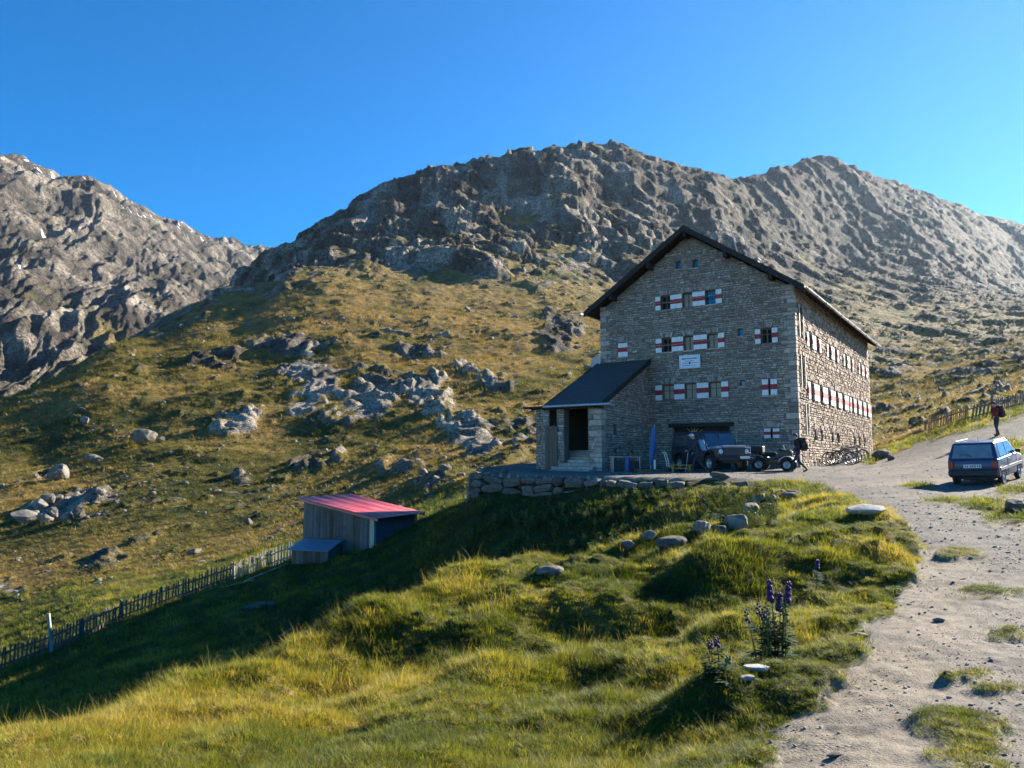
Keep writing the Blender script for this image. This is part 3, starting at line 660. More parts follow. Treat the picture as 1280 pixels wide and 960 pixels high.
# windows and shutters
def window(a0, a1, z0, z1, fr, kind='curtain', panes=2, d=-.16, arch=False):
    """frame with glazing bars, panes and what shows behind them"""
    mb = MB(); t = .05
    f = lambda a, y, z: fr(a, z, y)
    mb.box((a0, d-.05, z0), (a0+t, d, z1), f); mb.box((a1-t, d-.05, z0), (a1, d, z1), f)
    mb.box((a0+t, d-.05, z0), (a1-t, d, z0+t), f); mb.box((a0+t, d-.05, z1-t), (a1-t, d, z1), f)
    for k in range(1, panes): c = a0+(a1-a0)*k/panes; mb.box((c-.028, d-.045, z0+t), (c+.028, d+.006, z1-t), f)
    zc = z0+(z1-z0)*.62
    if z1-z0 > .6: mb.box((a0+t, d-.04, zc-.018), (a1-t, d-.003, zc+.018), f)
    w = hb(mb, 'window', m_frame)
    for k in range(panes):
        b0, b1 = a0+(a1-a0)*k/panes+.03, a0+(a1-a0)*(k+1)/panes-.03
        mb = MB(); mb.add([fr(b0,z0+.04,d-.02), fr(b1,z0+.04,d-.02), fr(b1,z1-.04,d-.02), fr(b0,z1-.04,d-.02)], [(0,1,2,3)])
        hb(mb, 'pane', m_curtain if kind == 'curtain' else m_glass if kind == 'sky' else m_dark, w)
    return w
def shutter(a0, a1, z0, z1, fr, d=.065, th=.035, leaves=1, tilt=0.0):
    """white boards with a red band across the middle third, hung flat on the wall"""
    h = (z1-z0)/3; sh = None
    f = lambda a, y, z: fr(a, z, y)
    mb = MB(); n = max(2, round((a1-a0)/.16))
    for k in range(n):
        b0, b1 = a0+(a1-a0)*k/n+.003, a0+(a1-a0)*(k+1)/n-.003
        mb.box((b0, d, z0), (b1, d+th, z1), f)
    sh = hb(mb, 'shutter', m_white)
    mb = MB(); mb.box((a0-.012, d+.006, z0+h*1.02), (a1+.012, d+th+.008, z0+h*2.0), f); hb(mb, 'red_band', m_red, sh)
    return sh
def sill(a0, a1, z, fr):
    mb = MB(); mb.c = stone_tint(); mb.bbox((a0-.06, -.1, z-.09), (a1+.06, .09, z-.004), .012, lambda a, y, zz: fr(a, zz, y)); hb(mb, 'sill', m_stone)
def lintel(a0, a1, z, fr, n=None, rise=.05):
    """flat arch of upright stones over an opening"""
    n = n or max(5, round((a1-a0)/.10)); c = (a0+a1)/2; w = (a1-a0)/n
    mb = MB()
    for k in range(n):
        x = a0+(k+.5)*w; t = (x-c)/(a1-a0+.001); mb.c = stone_tint()
        zz = z + rise*(1-(2*t)**2); hh = random.uniform(.22,.30)
        o = [(x-w*.42, zz),(x+w*.42, zz),(x+w*.5+t*.16, zz+hh),(x-w*.5+t*.16, zz+hh)]
        mb.prism(o, .02, .075+random.uniform(0,.02), lambda a, b, d: fr(a, b, d))
    hb(mb, 'flat_arch', m_stone)
for z0, z1, wins, sh, kinds in ROWS:
    for (a, b), kd in zip(wins, kinds): window(b, a, z0, z1, gfr, kd); sill(b, a, z0, gfr); lintel(b, a, z1+.02, gfr)
    for a, b in sh: shutter(b, a, z0-.01, z1-.01, gfr)
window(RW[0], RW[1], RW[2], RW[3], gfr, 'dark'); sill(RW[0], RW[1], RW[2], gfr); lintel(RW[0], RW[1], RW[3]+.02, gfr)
shutter(1.745, 2.03, 6.33, 7.10, gfr); shutter(.87, 1.155, 6.33, 7.10, gfr)
for a0, a1, z0, z1 in CLOSED:
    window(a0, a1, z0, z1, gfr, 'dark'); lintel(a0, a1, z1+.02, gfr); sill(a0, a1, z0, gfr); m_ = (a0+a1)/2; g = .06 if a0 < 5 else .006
    shutter(a0+.01, m_-g, z0+.01, z1-.01, gfr, -.04); shutter(m_+g, a1-.01, z0+.01, z1-.01, gfr, -.04)
for a0, a1, z0, z1 in SMALL: window(a0, a1, z0, z1, gfr, 'sky', 1); sill(a0, a1, z0, gfr)
for a, b in S_ROW1:
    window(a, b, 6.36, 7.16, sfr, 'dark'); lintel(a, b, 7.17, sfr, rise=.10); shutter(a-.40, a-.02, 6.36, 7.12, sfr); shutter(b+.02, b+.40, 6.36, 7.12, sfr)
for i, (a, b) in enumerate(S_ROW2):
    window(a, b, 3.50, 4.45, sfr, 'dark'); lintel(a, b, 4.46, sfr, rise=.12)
    n = S_ROW2[i+1][0] if i+1 < len(S_ROW2) else b+1.4
    shutter(b+.03, min(n-.04, b+1.30), 3.50, 4.42, sfr)
    if i in (0, 5): shutter(a-.50, a-.03, 3.50, 4.42, sfr)
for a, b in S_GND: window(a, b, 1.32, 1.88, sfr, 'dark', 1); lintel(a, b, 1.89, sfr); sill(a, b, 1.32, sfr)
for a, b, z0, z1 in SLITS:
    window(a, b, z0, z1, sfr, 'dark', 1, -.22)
    mb = MB(); mb.box((a-.14, .07, z0-.05), (a-.01, .10, z1+.05), lambda x, y, z: sfr(x, z, y)); mb.box((b+.01, .07, z0-.05), (b+.12, .10, z1+.05), lambda x, y, z: sfr(x, z, y))
    hb(mb, 'rendered_surround', m_frame_w)
# cables along the rows
for z in (6.74, 9.17):
    mb = MB(); mb.tube([gfr(7.7, z-.03, .13), gfr(6.6, z-.07, .13), gfr(5.2, z+.02, .13), gfr(3.7, z+.05, .13)], .012, 5); hb(mb, 'clothes_line', m_frame_w)
# the dark garage gate at ground level
mb = MB(); g0, g1, gz0, gz1 = GATE; n = 12
f = lambda a, y, z: gfr(a, z, y)
gate = None
mb.box((g0, -.30, gz0), (g1, -.26, gz1), f); gate = hb(mb, 'garage_gate', m_dark)
for k in range(n):
    b0 = g0+(g1-g0)*k/n; mb = MB(); mb.box((b0+.008, -.258, gz0+.02), (b0+(g1-g0)/n-.008, -.225, gz1-.03), f); hb(mb, 'gate_board', m_timber_dark, gate)
mb = MB(); mb.bbox((g0-.25, -.02, gz1), (g1+.25, .10, gz1+.22), .02, f); hb(mb, 'timber_lintel', m_timber_dark)
# name board
sg = MB(); sg.bbox((5.04, .09, 5.29), (6.24, .12, 6.03), .008, f); sign = hb(sg, 'name_board', M('board_white', (.74,.76,.78), .06, 8, .5, .1, .003))
m_ink = M('board_ink', (.035,.040,.060), .1, 9, .6, .05, .002)
mb = MB(); 
for (a0, a1, z0, z1) in ((5.10,6.18,5.335,5.35),(5.10,6.18,5.97,5.985),(5.10,5.115,5.35,5.97),(6.165,6.18,5.35,5.97)): mb.box((a0, .118, z0), (a1, .124, z1), f)
hb(mb, 'board_border', M('board_rule', (.35,.40,.46), .1, 9, .6, .05, .002), sign)
def lettering(txt, size, a_c, z_c, bold=.004):
    cu = bpy.data.curves.new('lettering', 'FONT'); cu.body = txt; cu.size = size; cu.align_x = 'CENTER'; cu.align_y = 'CENTER'; cu.extrude = .003; cu.offset = bold
    ob = bpy.data.objects.new('tmp', cu); COL.objects.link(ob); bpy.context.view_layer.update()
    me = bpy.data.meshes.new_from_object(ob.evaluated_get(bpy.context.evaluated_depsgraph_get())); bpy.data.objects.remove(ob)
    mt = Matrix(((-HA.x, 0, -HB.x, 0), (-HA.y, 0, -HB.y, 0), (0, 1, 0, 0), (0,0,0,1))); p = gfr(a_c, z_c, .126); mt.translation = p
    me.transform(mt); me.materials.clear(); me.materials.append(m_ink)
    o = bpy.data.objects.new('lettering', me); COL.objects.link(o); o.parent = sign; return o
lettering('Martin-Busch-Hütte', .112, 5.64, 5.835)
mb = MB(); random.seed(3)
for zz, n in ((5.70, 7), (5.585, 12), (5.455, 9)):       # small print that cannot be read
    a = 6.05 if n > 8 else 5.9
    for k in range(n):
        w = random.uniform(.03, .075)
        if not (zz == 5.585 and 5.56 < a-.03 < 5.74): mb.box((a-w, .119, zz-.016), (a, .125, zz+.016), f)
        a -= w+random.uniform(.018,.03)
        if a < 5.22: break
hb(mb, 'small_print', m_ink, sign)
mb = MB(); mb.lathe([(0,.008),(.055,.008),(.06,.0)], gfr(5.64, 5.585, .118), -HB, 18); hb(mb, 'round_emblem', m_ink, sign)

# roof: two slopes with rafters, verge boards, gutter, chimney and masts
FO, SO, RO = .75, .72, .9                                    # overhang at the gable, at the eaves, at the back
roof = None
def rfr(a, b, dz): return gfr(a, roof_z(a)+dz, -b)
mb = MB()
for (p, q) in ((RIDGE_A, -SO), (RIDGE_A, GW+SO)):
    vs = [rfr(p,-FO,.06), rfr(q,-FO,.06), rfr(q,GL+RO,.06), rfr(p,GL+RO,.06), rfr(p,-FO,-.02), rfr(q,-FO,-.02), rfr(q,GL+RO,-.02), rfr(p,GL+RO,-.02)]
    mb.add(vs, [(0,1,2,3),(7,6,5,4),(0,4,5,1),(1,5,6,2),(2,6,7,3),(3,7,4,0)])
roof = hb(mb, 'roof', m_roof_slate)
mb = MB()                                                     # standing seams of the sheet
for k in range(40):
    b = -FO+.1+k*(GL+FO+RO-.2)/39
    for q in (-SO, GW+SO): mb.add([rfr(RIDGE_A,b,.062), rfr(q,b,.062), rfr(q,b+.03,.062), rfr(RIDGE_A,b+.03,.062), rfr(RIDGE_A,b,.10), rfr(q,b,.10), rfr(q,b+.03,.10), rfr(RIDGE_A,b+.03,.10)], [(4,5,6,7),(0,1,5,4),(3,7,6,2),(1,2,6,5)])
hb(mb, 'roof_seams', m_roof_slate, roof)
mb = MB()
for q in (-SO+.02, GW+SO-.02):
    vs = [rfr(RIDGE_A,-FO+.02,-.03), rfr(q,-FO+.02,-.03), rfr(q,GL+RO-.02,-.03), rfr(RIDGE_A,GL+RO-.02,-.03)]; vs += [v-Vector((0,0,.05)) for v in vs]
    mb.add(vs, [(0,1,2,3),(7,6,5,4),(0,4,5,1),(1,5,6,2),(2,6,7,3),(3,7,4,0)])
hb(mb, 'boarding', m_soffit, roof)
for q, s in ((-SO, 1), (GW+SO, -1)):
    mb = MB(); y0, y1 = -FO-.05, -FO+.02
    vs = [rfr(RIDGE_A,y0,.10), rfr(q,y0,.10), rfr(q,y1,.10), rfr(RIDGE_A,y1,.10), rfr(RIDGE_A,y0,-.24), rfr(q,y0,-.24), rfr(q,y1,-.24), rfr(RIDGE_A,y1,-.24)]
    mb.add(vs, [(0,1,2,3),(7,6,5,4),(0,4,5,1),(1,5,6,2),(2,6,7,3),(3,7,4,0)]); hb(mb, 'verge_board', m_timber_dark, roof)
for a in (RIDGE_A, 1.0, GW-1.0, 3.35, GW-3.35):                # purlin heads carrying the overhang
    mb = MB(); z = roof_z(a)-.09; mb.bbox((a-.11, -.3, z-.42), (a+.11, FO-.06, z-.10 if a == RIDGE_A else z-.08), .02, f); hb(mb, 'purlin', m_timber_dark, roof)
for k in range(22):                                            # rafter ends under the eaves on the sunny side
    b = .3+k*(GL-.6)/21
    vs = []
    for bb in (b-.06, b+.06): vs += [rfr(-SO+.06,bb,-.085), rfr(.2,bb,-.085), rfr(.2,bb,-.25), rfr(-SO+.06,bb,-.21)]
    mb = MB(); mb.add(vs, [(0,1,2,3),(7,6,5,4),(0,4,5,1),(1,5,6,2),(2,6,7,3),(3,7,4,0)]); hb(mb, 'rafter', m_timber_dark, roof)
for q, s in ((-SO-.05, 1), (GW+SO+.05, -1)):
    mb = MB(); n = 8; z = roof_z(q)+.02; prof = [(.085*math.cos(t*math.pi/n+math.pi), .085*math.sin(t*math.pi/n+math.pi)) for t in range(n+1)]
    vs = []
    for b in (-FO-.1, GL+RO+.1):
        vs += [gfr(q+x, z+y, -b) for x, y in prof] + [gfr(q+x*.86, z+y*.86+.012, -b) for x, y in prof[::-1]]
    m2 = 2*(n+1); mb.add(vs, [(i, (i+1)%m2, m2+(i+1)%m2, m2+i) for i in range(m2)] + [list(range(m2)), list(range(m2, 2*m2))], True)
    gt = hb(mb, 'gutter', m_zinc, roof)
    for k in range(12):
        b = -FO+.2+k*(GL+FO+RO-.4)/11; mb = MB(); mb.box((q-.095, b-.012, z-.10), (q+.095, b+.012, z+.012), lambda x, y, zz: gfr(x, zz, -y)); hb(mb, 'gutter_bracket', m_timber_dark, roof)
# snow guard on the sunny slope, chimney, masts
mb = MB(); mb.tube([rfr(.35, 10.5, .22), rfr(.35, 15.0, .22)], .03, 6); mb.tube([rfr(.35, 10.5, .12), rfr(.35, 15.0, .12)], .03, 6)
for b in (10.8, 12.8, 14.7): mb.tube([rfr(.35, b, .05), rfr(.35, b, .25)], .02, 6)
hb(mb, 'snow_guard', m_timber_dark, roof)
mb = MB(); zc = roof_z(2.45); mb.bbox((2.25,-.22,zc-.4),(2.65,.22,zc+.30), .03, lambda a, y, z: gfr(a, z, y-1.9)); mb.bbox((2.20,-.27,zc+.30),(2.70,.27,zc+.38), .02, lambda a, y, z: gfr(a, z, y-1.9))
hb(mb, 'chimney', M('chimney_render', (.40,.38,.35), .25, 5, .9, .4, .02), roof)
# masts on the roof: thin pale poles leaning a little
for (a, b, h, la, r_) in ((3.35,1.9,2.05,.46,.032),(2.75,1.9,1.9,.30,.035),(2.62,2.1,1.9,.28,.022)):
    z = roof_z(a); mb = MB(); mb.tube([gfr(a, z-.1, -b), gfr(a+la, z+h, -b)], [r_, r_*.7], 7); hb(mb, 'mast', m_frame_w, roof)

# the lean-to porch against the gable
PA0, PA1, PD = 8.2, 11.25, 5.85                                # from a to a, depth in front of the gable
PZ1, PZ0 = 5.95, 3.05
def p_z(d): return PZ1 - (PZ1-PZ0)*d/(PD+.35)
def pr(a, d, z): return gfr(a, z, d)
pside = lambda x, z, d=0: gfr(PA0-d, z, x)                     # right-hand porch wall, x = distance from the gable
def clip_p(poly):
    out = []; n = len(poly); ff = lambda p: (p_z(p[0])-.16) - p[1]
    for i in range(n):
        p, q = poly[i], poly[(i+1)%n]; fp, fq = ff(p), ff(q)
        if fp >= 0: out.append(p)
        if (fp >= 0) != (fq >= 0): t = fp/(fp-fq); out.append((p[0]+(q[0]-p[0])*t, p[1]+(q[1]-p[1])*t))
    return out
PW = (4.15, 4.5, 1.55, 2.1)
mb = MB(); wall_with_holes(mb, 0.0, PD, BASE_Z, PZ1, [PW], pside, .25, clip_p)
pfront = lambda a, z, d=0: gfr(a, z, PD+d)
DOOR = (8.95, 10.35, -.35, 2.86); GAP = (10.75, 11.25, -.35, 2.86)
wall_with_holes(mb, PA0, PA1+.4, BASE_Z, 2.86, [(DOOR[0], DOOR[1], -.35, 2.86), (10.78, 11.25, 1.9, 2.86)], pfront, .5)
mb.add([gfr(PA1,BASE_Z,.0), gfr(PA1,BASE_Z,PD), gfr(PA1,p_z(PD)-.16,PD), gfr(PA1,p_z(0)-.16,0)], [(0,1,2,3)])
porch = hb(mb, 'porch', m_mortar)
random.seed(9)
mb = MB(); lay_stones(mb, .0, PD-.3, BASE_Z, PZ1, [PW], pside, lambda x, z: z < p_z(x)-.2, hmin=.08, hmax=.22)
lay_stones(mb, PA0+.3, PA1+.4, BASE_Z, 2.86, [(DOOR[0]-.01, DOOR[1]+.01, -.35, 2.87), (10.77, 11.26, 1.9, 2.87)], pfront, hmin=.10, hmax=.26, warm=.2)
o = hb(mb, 'porch_masonry', m_stone, porch); o['kind'] = 'stuff'
z = BASE_Z+.5; k = 0
while z < 2.6:
    h = random.uniform(.2,.36); la, lb = ((.66,.4) if k%2 else (.42,.6)); p = random.uniform(.02,.05); mb = MB(); mb.c = stone_tint(.25)
    mb.bbox((-p,-p,z+.012),(la,lb,z+h-.012), .024, lambda x, y, zz: gfr(PA0+x, zz, PD-y)); hb(mb, 'corner_stone', m_stone, porch); z += h; k += 1
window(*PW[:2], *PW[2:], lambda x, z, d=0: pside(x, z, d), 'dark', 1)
# roof of the porch with gutter and rafters
mb = MB(); q0, q1 = PA0-.22, PA1+.05
def slab(mb, a0, a1, d0, d1, t0, t1):
    vs = [pr(a0,d0,p_z(d0)+t1), pr(a1,d0,p_z(d0)+t1), pr(a1,d1,p_z(d1)+t1), pr(a0,d1,p_z(d1)+t1), pr(a0,d0,p_z(d0)+t0), pr(a1,d0,p_z(d0)+t0), pr(a1,d1,p_z(d1)+t0), pr(a0,d1,p_z(d1)+t0)]
    mb.add(vs, [(0,1,2,3),(7,6,5,4),(0,4,5,1),(1,5,6,2),(2,6,7,3),(3,7,4,0)])
slab(mb, q0, q1, .075, PD+.36, -.01, .05); proof = hb(mb, 'porch_roof', m_roof_slate, porch)
random.seed(2); row = 0; d = .1
while d < PD+.36:                                               # courses of slates with small steps
    mb = MB(); a = q0+.01 - (row%2)*.25
    while a < q1:
        w = random.uniform(.36,.5); b0, b1 = max(a, q0+.005), min(a+w-.008, q1-.005)
        if b1-b0 > .05:
            e = min(d+.40, PD+.37); t = random.uniform(.010,.02)
            vs = [pr(b0,d,p_z(d)+.052), pr(b1,d,p_z(d)+.052), pr(b1,e,p_z(e)+.058+t), pr(b0,e,p_z(e)+.058+t), pr(b0,e,p_z(e)+.05), pr(b1,e,p_z(e)+.05)]
            mb.add(vs, [(0,1,2,3),(3,2,5,4)])
        a += w
    o = hb(mb, 'slate_course', m_roof_slate, porch); d += .34; row += 1
for a in (q0-.03, q1):
    mb = MB(); slab(mb, a, a+.04, .07, PD+.38, -.20, .09); hb(mb, 'porch_verge', m_timber_dark, porch)
mb = MB(); zz = p_z(PD+.4)-.02; mb.tube([pr(PA0-.75, PD+.42, zz), pr(PA1+.1, PD+.42, zz)], .07, 8); hb(mb, 'porch_gutter', m_zinc, porch)
mb = MB(); mb.bbox((PA0-.05, PD-.22, 2.86), (PA1+.4, PD+.04, 3.04), .02, lambda a, d, z: gfr(a, z, d)); hb(mb, 'porch_beam', m_timber_dark, porch)
for k in range(6):
    a = PA0+.15+k*.56; mb = MB(); slab(mb, a, a+.1, PD-.6, PD+.30, -.17, -.012); hb(mb, 'porch_rafter', m_timber_dark, porch)
# inside: back wall, steps up, a hanging lamp and notice boards
mb = MB(); mb.add([gfr(PA0+.25,BASE_Z,1.2), gfr(PA1-.02,BASE_Z,1.2), gfr(PA1-.02,4.9,1.2), gfr(PA0+.25,4.9,1.2)], [(0,1,2,3)]); mb.add([gfr(PA0+.26,BASE_Z,0.05), gfr(PA0+.26,BASE_Z,PD-.3), gfr(PA0+.26,p_z(PD)-.2,PD-.3), gfr(PA0+.26,p_z(0)-.2,.05)], [(0,1,2,3)])
hb(mb, 'porch_back_wall', m_mortar, porch)
for k in range(7):
    mb = MB(); mb.c = stone_tint(); mb.bbox((8.5, 1.3, -.42+k*.17), (10.9, PD+.75-k*.36, -.26+k*.17), .015, lambda a, d, z: gfr(a, z, d)); hb(mb, 'step', m_stone, porch)
for a0, a1, z0, z1 in ((9.35,9.6,1.9,2.8),(9.72,10.0,1.85,2.84)):
    mb = MB(); mb.bbox((a0, 3.2, z0), (a1, 3.26, z1), .01, lambda a, d, z: gfr(a, z, d)); hb(mb, 'notice_board', m_wood_grey, porch)
# side wing on the left: a rough end wall and a lattice behind the porch front
mb = MB(); lw = lambda a, z, d=0: gfr(a, z, 5.55+d)
wall_with_holes(mb, 11.65, 12.25, BASE_Z, 2.95, [], lw, .4); mb.add([gfr(12.25,BASE_Z,5.55), gfr(12.25,BASE_Z,.0), gfr(12.25,2.95,0), gfr(12.25,2.95,5.55)], [(0,1,2,3)])
o_w = hb(mb, 'end_wall', m_mortar, porch)
mb = MB(); lay_stones(mb, 11.65, 12.25, BASE_Z, 2.95, [], lw, hmin=.1, hmax=.24, warm=.5); o = hb(mb, 'end_wall_masonry', m_stone, porch); o['kind'] = 'stuff'
mb = MB(); mb.bbox((11.2, 2.0, 2.97), (12.75, 6.1, 3.07), .02, lambda a, d, z: gfr(a, z, d)); hb(mb, 'shed_roof', m_timber_dark, porch)
for k in range(4):
    mb = MB(); a = 10.80+k*.13; mb.bbox((a, PD-.28, 1.88), (a+.05, PD-.24, 2.88), .006, lambda a_, d, z: gfr(a_, z, d)); hb(mb, 'lattice_slat', m_timber_dark, porch)
for k in range(5):
    mb = MB(); a = 10.72+k*.148; mb.bbox((a, PD+.10, -.36), (a+.136, PD+.14, 2.0+.03*(k%2)), .006, lambda a_, d, z: gfr(a_, z, d)); hb(mb, 'door_board', m_wood_brown if k%2 else m_wood_grey, porch)
# ivy-dark patch of the satellite dish on the left wall
mb = MB(); P = gfr(GW+.28, 6.05, .1); n = Vector((-.75,-.62,.22)).normalized()
mb.lathe([(.0,-.10),(.15,-.085),(.28,-.045),(.40,.02),(.41,.03),(.395,.035),(.28,-.03),(.0,-.085)], P, n, 22)
dish = hb(mb, 'satellite_dish', m_frame_w)
mb = MB(); mb.tube([P - n*.09, P - n*.25, gfr(GW-.02, 6.0, .02)], .03, 6); mb.tube([P + Vector((0,0,-.38)), P + n*.42], .012, 5); hb(mb, 'dish_arm', m_zinc, dish)
# ------------------------------------------------------------------ ground lookups on the finished terrain
def gpix(u, v, y0=3.0, y1=420.0, n=2600):
    """the first ground point along the line of sight through a pixel"""
    d = ray(u, v); Y = np.exp(np.linspace(math.log(y0), math.log(y1), n)); t = Y/d[1]
    g = hz(d[0]*t, Y) - d[2]*t; k = np.where(g > 0)[0]
    k = k[0] if len(k) else n-1
    return Vector((float(d[0]*t[k]), float(Y[k]), float(hz(d[0]*t[k:k+1], Y[k:k+1])[0])))

# ------------------------------------------------------------------ rocks
def rock_mesh(name, seed, sub=2, flat=.7, rough=.28):
    bm = bmesh.new(); bmesh.ops.create_icosphere(bm, subdivisions=sub, radius=.5); r = random.Random(seed)
    pl = [(Vector((r.uniform(-1,1), r.uniform(-1,1), r.uniform(-.6,1))).normalized(), r.uniform(.27,.42)) for _ in range(9)]
    for v in bm.verts:
        p = v.co.copy()
        for n_, d_ in pl:
            e = p.dot(n_)-d_
            if e > 0: p -= n_*e*.92
        p *= 1 + rough*.35*(r.random()-.5)
        p.z *= flat; v.co = p
    me = bpy.data.meshes.new(name); bm.to_mesh(me); bm.free()
    return me
def rock_mat(name, a=(.16,.15,.135), b=(.40,.38,.345), lich=(.22,.20,.09)):
    t = NT(name); n = t.noise(3.0, 6, .7); n2 = t.noise(14, 5, .7); oi = t.n.new('ShaderNodeObjectInfo')
    c = t.mix(t.mapr(n, .3, .7), a, b); c = t.mix(t.mapr(n2, .5, .72, 0, .6), c, tuple(x*.5 for x in a))
    c = t.mix(t.mapr(t.noise(1.7, 5, .7), .55, .68, 0, .6), c, lich)
    c = t.mix(1.0, c, t.mapr(oi.outputs['Random'], 0, 1, .68, 1.25), 'MULTIPLY')
    return t.set(c, .9, t.bump(t.math('ADD', n, t.math('MULTIPLY', n2, .5)), .6, .06), 0, .2)
m_rock = rock_mat('boulder_rock', (.080,.072,.060), (.250,.228,.192), (.15,.13,.065)); m_rock_pale = rock_mat('pale_slab', (.34,.32,.29), (.52,.50,.46), (.42,.39,.32)); m_peb = rock_mat('pebbles', (.20,.188,.17), (.42,.395,.35), (.30,.26,.21))
ROCKS = [rock_mesh('boulder', 40+k, 3, .62+.08*(k%4), .20) for k in range(8)]
for me in ROCKS: me.materials.append(m_rock)
SLABS = [rock_mesh('slab', 80+k, 2, .26, .12) for k in range(3)]
for me in SLABS: me.materials.append(m_rock_pale)
def boulder(u, v, w, label, cat='boulder', group=None, name='boulder', me=None, asp=(1,.8,1), sink=.2, rz=None, Y=None):
    """a rock seen at a pixel (its foot), w pixels wide"""
    P = gpix(u, v) if Y is None else None
    W = w*P.y/F_PX/.86; o = bpy.data.objects.new(name, me or random.choice(ROCKS)); COL.objects.link(o)
    h = (o.data.vertices and max(q.co.z for q in o.data.vertices))
    o.scale = (W*asp[0], W*asp[1], W*asp[2]); o.rotation_euler = (random.uniform(-.15,.15), random.uniform(-.15,.15), random.uniform(0,6.28) if rz is None else rz)
    o.location = (P.x, P.y + W*asp[1]*.3, gz(P.x, P.y + W*asp[1]*.3) + h*W*asp[2]*(1-2*sink))
    return tag(o, label, cat, group)
random.seed(31)
boulder(69,600,28,'large lone pale rounded boulder casting a long shadow left on the hillside', asp=(1,.8,1.15))
boulder(95,648,18,'upright pale boulder at the right end of the rock pile on the left hillside', asp=(1,.8,1.3))
boulder(28,655,40,'low dark flat boulder at the left end of the rock pile', asp=(1,.7,.55))
for i, (u, v, w) in enumerate([(45,640,20),(57,632,17),(62,650,18),(75,638,14),(52,655,22),(80,652,15),(70,628,12),(40,648,14)]):
    boulder(u, v, w, 'grey boulder among the rock pile left of the red-roofed shed', group='boulders of the rock pile on the left hillside')
boulder(175,555,30,'pale pointed boulder with black shadow in the middle of the left hillside', asp=(1,.7,.9)); boulder(200,553,10,'small white stone right of the pointed boulder on the left hillside')
boulder(112,580,24,'dark low boulder between the lone boulder and the pointed boulder', asp=(1,.7,.6)); boulder(122,617,15,'small leaning boulder below the long shadows on the left hillside')
boulder(188,620,11,'small pale stone left of the mossy hollow on the hillside'); boulder(103,532,14,'small pale boulder high on the left hillside near the shadowed flank')
boulder(250,705,10,'reddish pale stone above the grey picket fence'); boulder(308,657,14,'pale stone on the grass just left of the shed roof'); boulder(240,694,22,'low dark stone lying in the grass above the fence', asp=(1,.7,.5))
for i, (u, v, w) in enumerate([(528,594,14),(545,602,12),(556,588,16),(566,608,10),(536,612,10),(520,606,9),(575,596,12),(600,590,10),(612,600,12),(590,610,10),(552,575,12),(630,592,10)]):
    boulder(u, v, w, 'grey block in the boulder field behind the red-roofed shed', group='boulder field behind the shed')
# stones in the near meadow
boulder(322,766,42,'long dark grey boulder lying in the shaded meadow below the shed', asp=(1,.5,.55), rz=.3)
boulder(437,765,12,'small pale stone on the shaded slope left of the knoll'); boulder(686,720,34,'flat grey stone bedded in the knoll crest', asp=(1,.6,.5), rz=.1, sink=.2)
boulder(786,690,28,'pale blue-grey angular rock on the shaded bank', asp=(1,.7,.75)); boulder(838,684,40,'long low pale rock half buried in the bank', asp=(1,.5,.42), rz=.2, sink=.2); boulder(812,680,20,'small grey rock between two pale rocks on the bank')
boulder(898,655,26,'rounded brown-grey boulder in the heap below the terrace', asp=(1,.8,.9)); boulder(922,662,30,'bluish pale boulder at the front right of the heap below the terrace', asp=(1,.75,.85)); boulder(902,668,18,'small boulder at the front left of the heap below the terrace'); boulder(878,668,22,'low stone left of the boulder heap on the bank'); boulder(940,645,24,'grey stone behind the boulder heap below the terrace')
for i, (u, v, w) in enumerate([(950,627,26),(968,628,22),(984,624,24),(960,634,18),(940,630,18),(995,620,18),(975,618,14)]):
    boulder(u, v, w, 'low grey stone in the row bordering the yard edge', group='border stones along the yard edge', asp=(1,.7,.6))
boulder(1083,646,50,'pale flat slab lying at the grass edge beside the path', 'stone slab', name='stone_slab', me=SLABS[0], asp=(1,.55,1), rz=0.05, sink=.05)
boulder(948,843,34,'pale flat stone below the purple flowers, the right one of two', 'flat stone', name='flat_stone', me=SLABS[1], asp=(1,.5,1), rz=.1, sink=.05); boulder(937,853,22,'small white flat stone below the purple flowers, the left one of two', 'flat stone', name='flat_stone', me=SLABS[2], asp=(1,.7,1), rz=.6, sink=.05)
boulder(1075,798,26,'dark flat stone on the path edge beside the turf', asp=(1,.5,.3), rz=.1); boulder(900,598,26,'brown flat stone at the terrace edge in front of the vehicles', asp=(1,.6,.4), rz=.1); boulder(1278,640,30,'dark stone at the right picture edge below the blue car', asp=(1,.8,.8))
boulder(1105,573,24,'dark stone at the foot of the lodge rear corner', asp=(1,.7,.7)); boulder(1116,575,11,'small pale stone at the foot of the lodge rear corner')
boulder(1045,947,20,'pale pebble-like stone lying on the path at the bottom edge', asp=(1,.6,.4)); boulder(1175,778,14,'small pale stone in the middle of the gravel path', asp=(1,.7,.5))

# ------------------------------------------------------------------ dry stone retaining wall of the terrace
m_wallrock = rock_mat('wall_block', (.060,.056,.050), (.19,.178,.16), (.07,.075,.035))
WALLSTONES = []
for k in range(9):
    r = random.Random(300+k); bm = bmesh.new(); bmesh.ops.create_cube(bm, size=1); bmesh.ops.subdivide_edges(bm, edges=bm.edges[:], cuts=1, use_grid_fill=True)
    for v in bm.verts:
        e = sum(abs(c) > .49 for c in v.co); v.co *= {3: .82, 2: .93, 1: 1.0, 0: 1}[e]; v.co += Vector((r.uniform(-1,1), r.uniform(-1,1), r.uniform(-1,1)))*.075
    bmesh.ops.bevel(bm, geom=[e for e in bm.edges if e.calc_face_angle(0) > .5], offset=.05, segments=1, affect='EDGES')
    me = bpy.data.meshes.new('wall_stone'); bm.to_mesh(me); bm.free(); me.materials.append(m_wallrock); WALLSTONES.append(me)
rwall = tag(empty('retaining_wall', (3.7,30.0,-.5)), 'dry stone retaining wall of rough grey blocks under the lodge terrace', 'retaining wall')
random.seed(77)
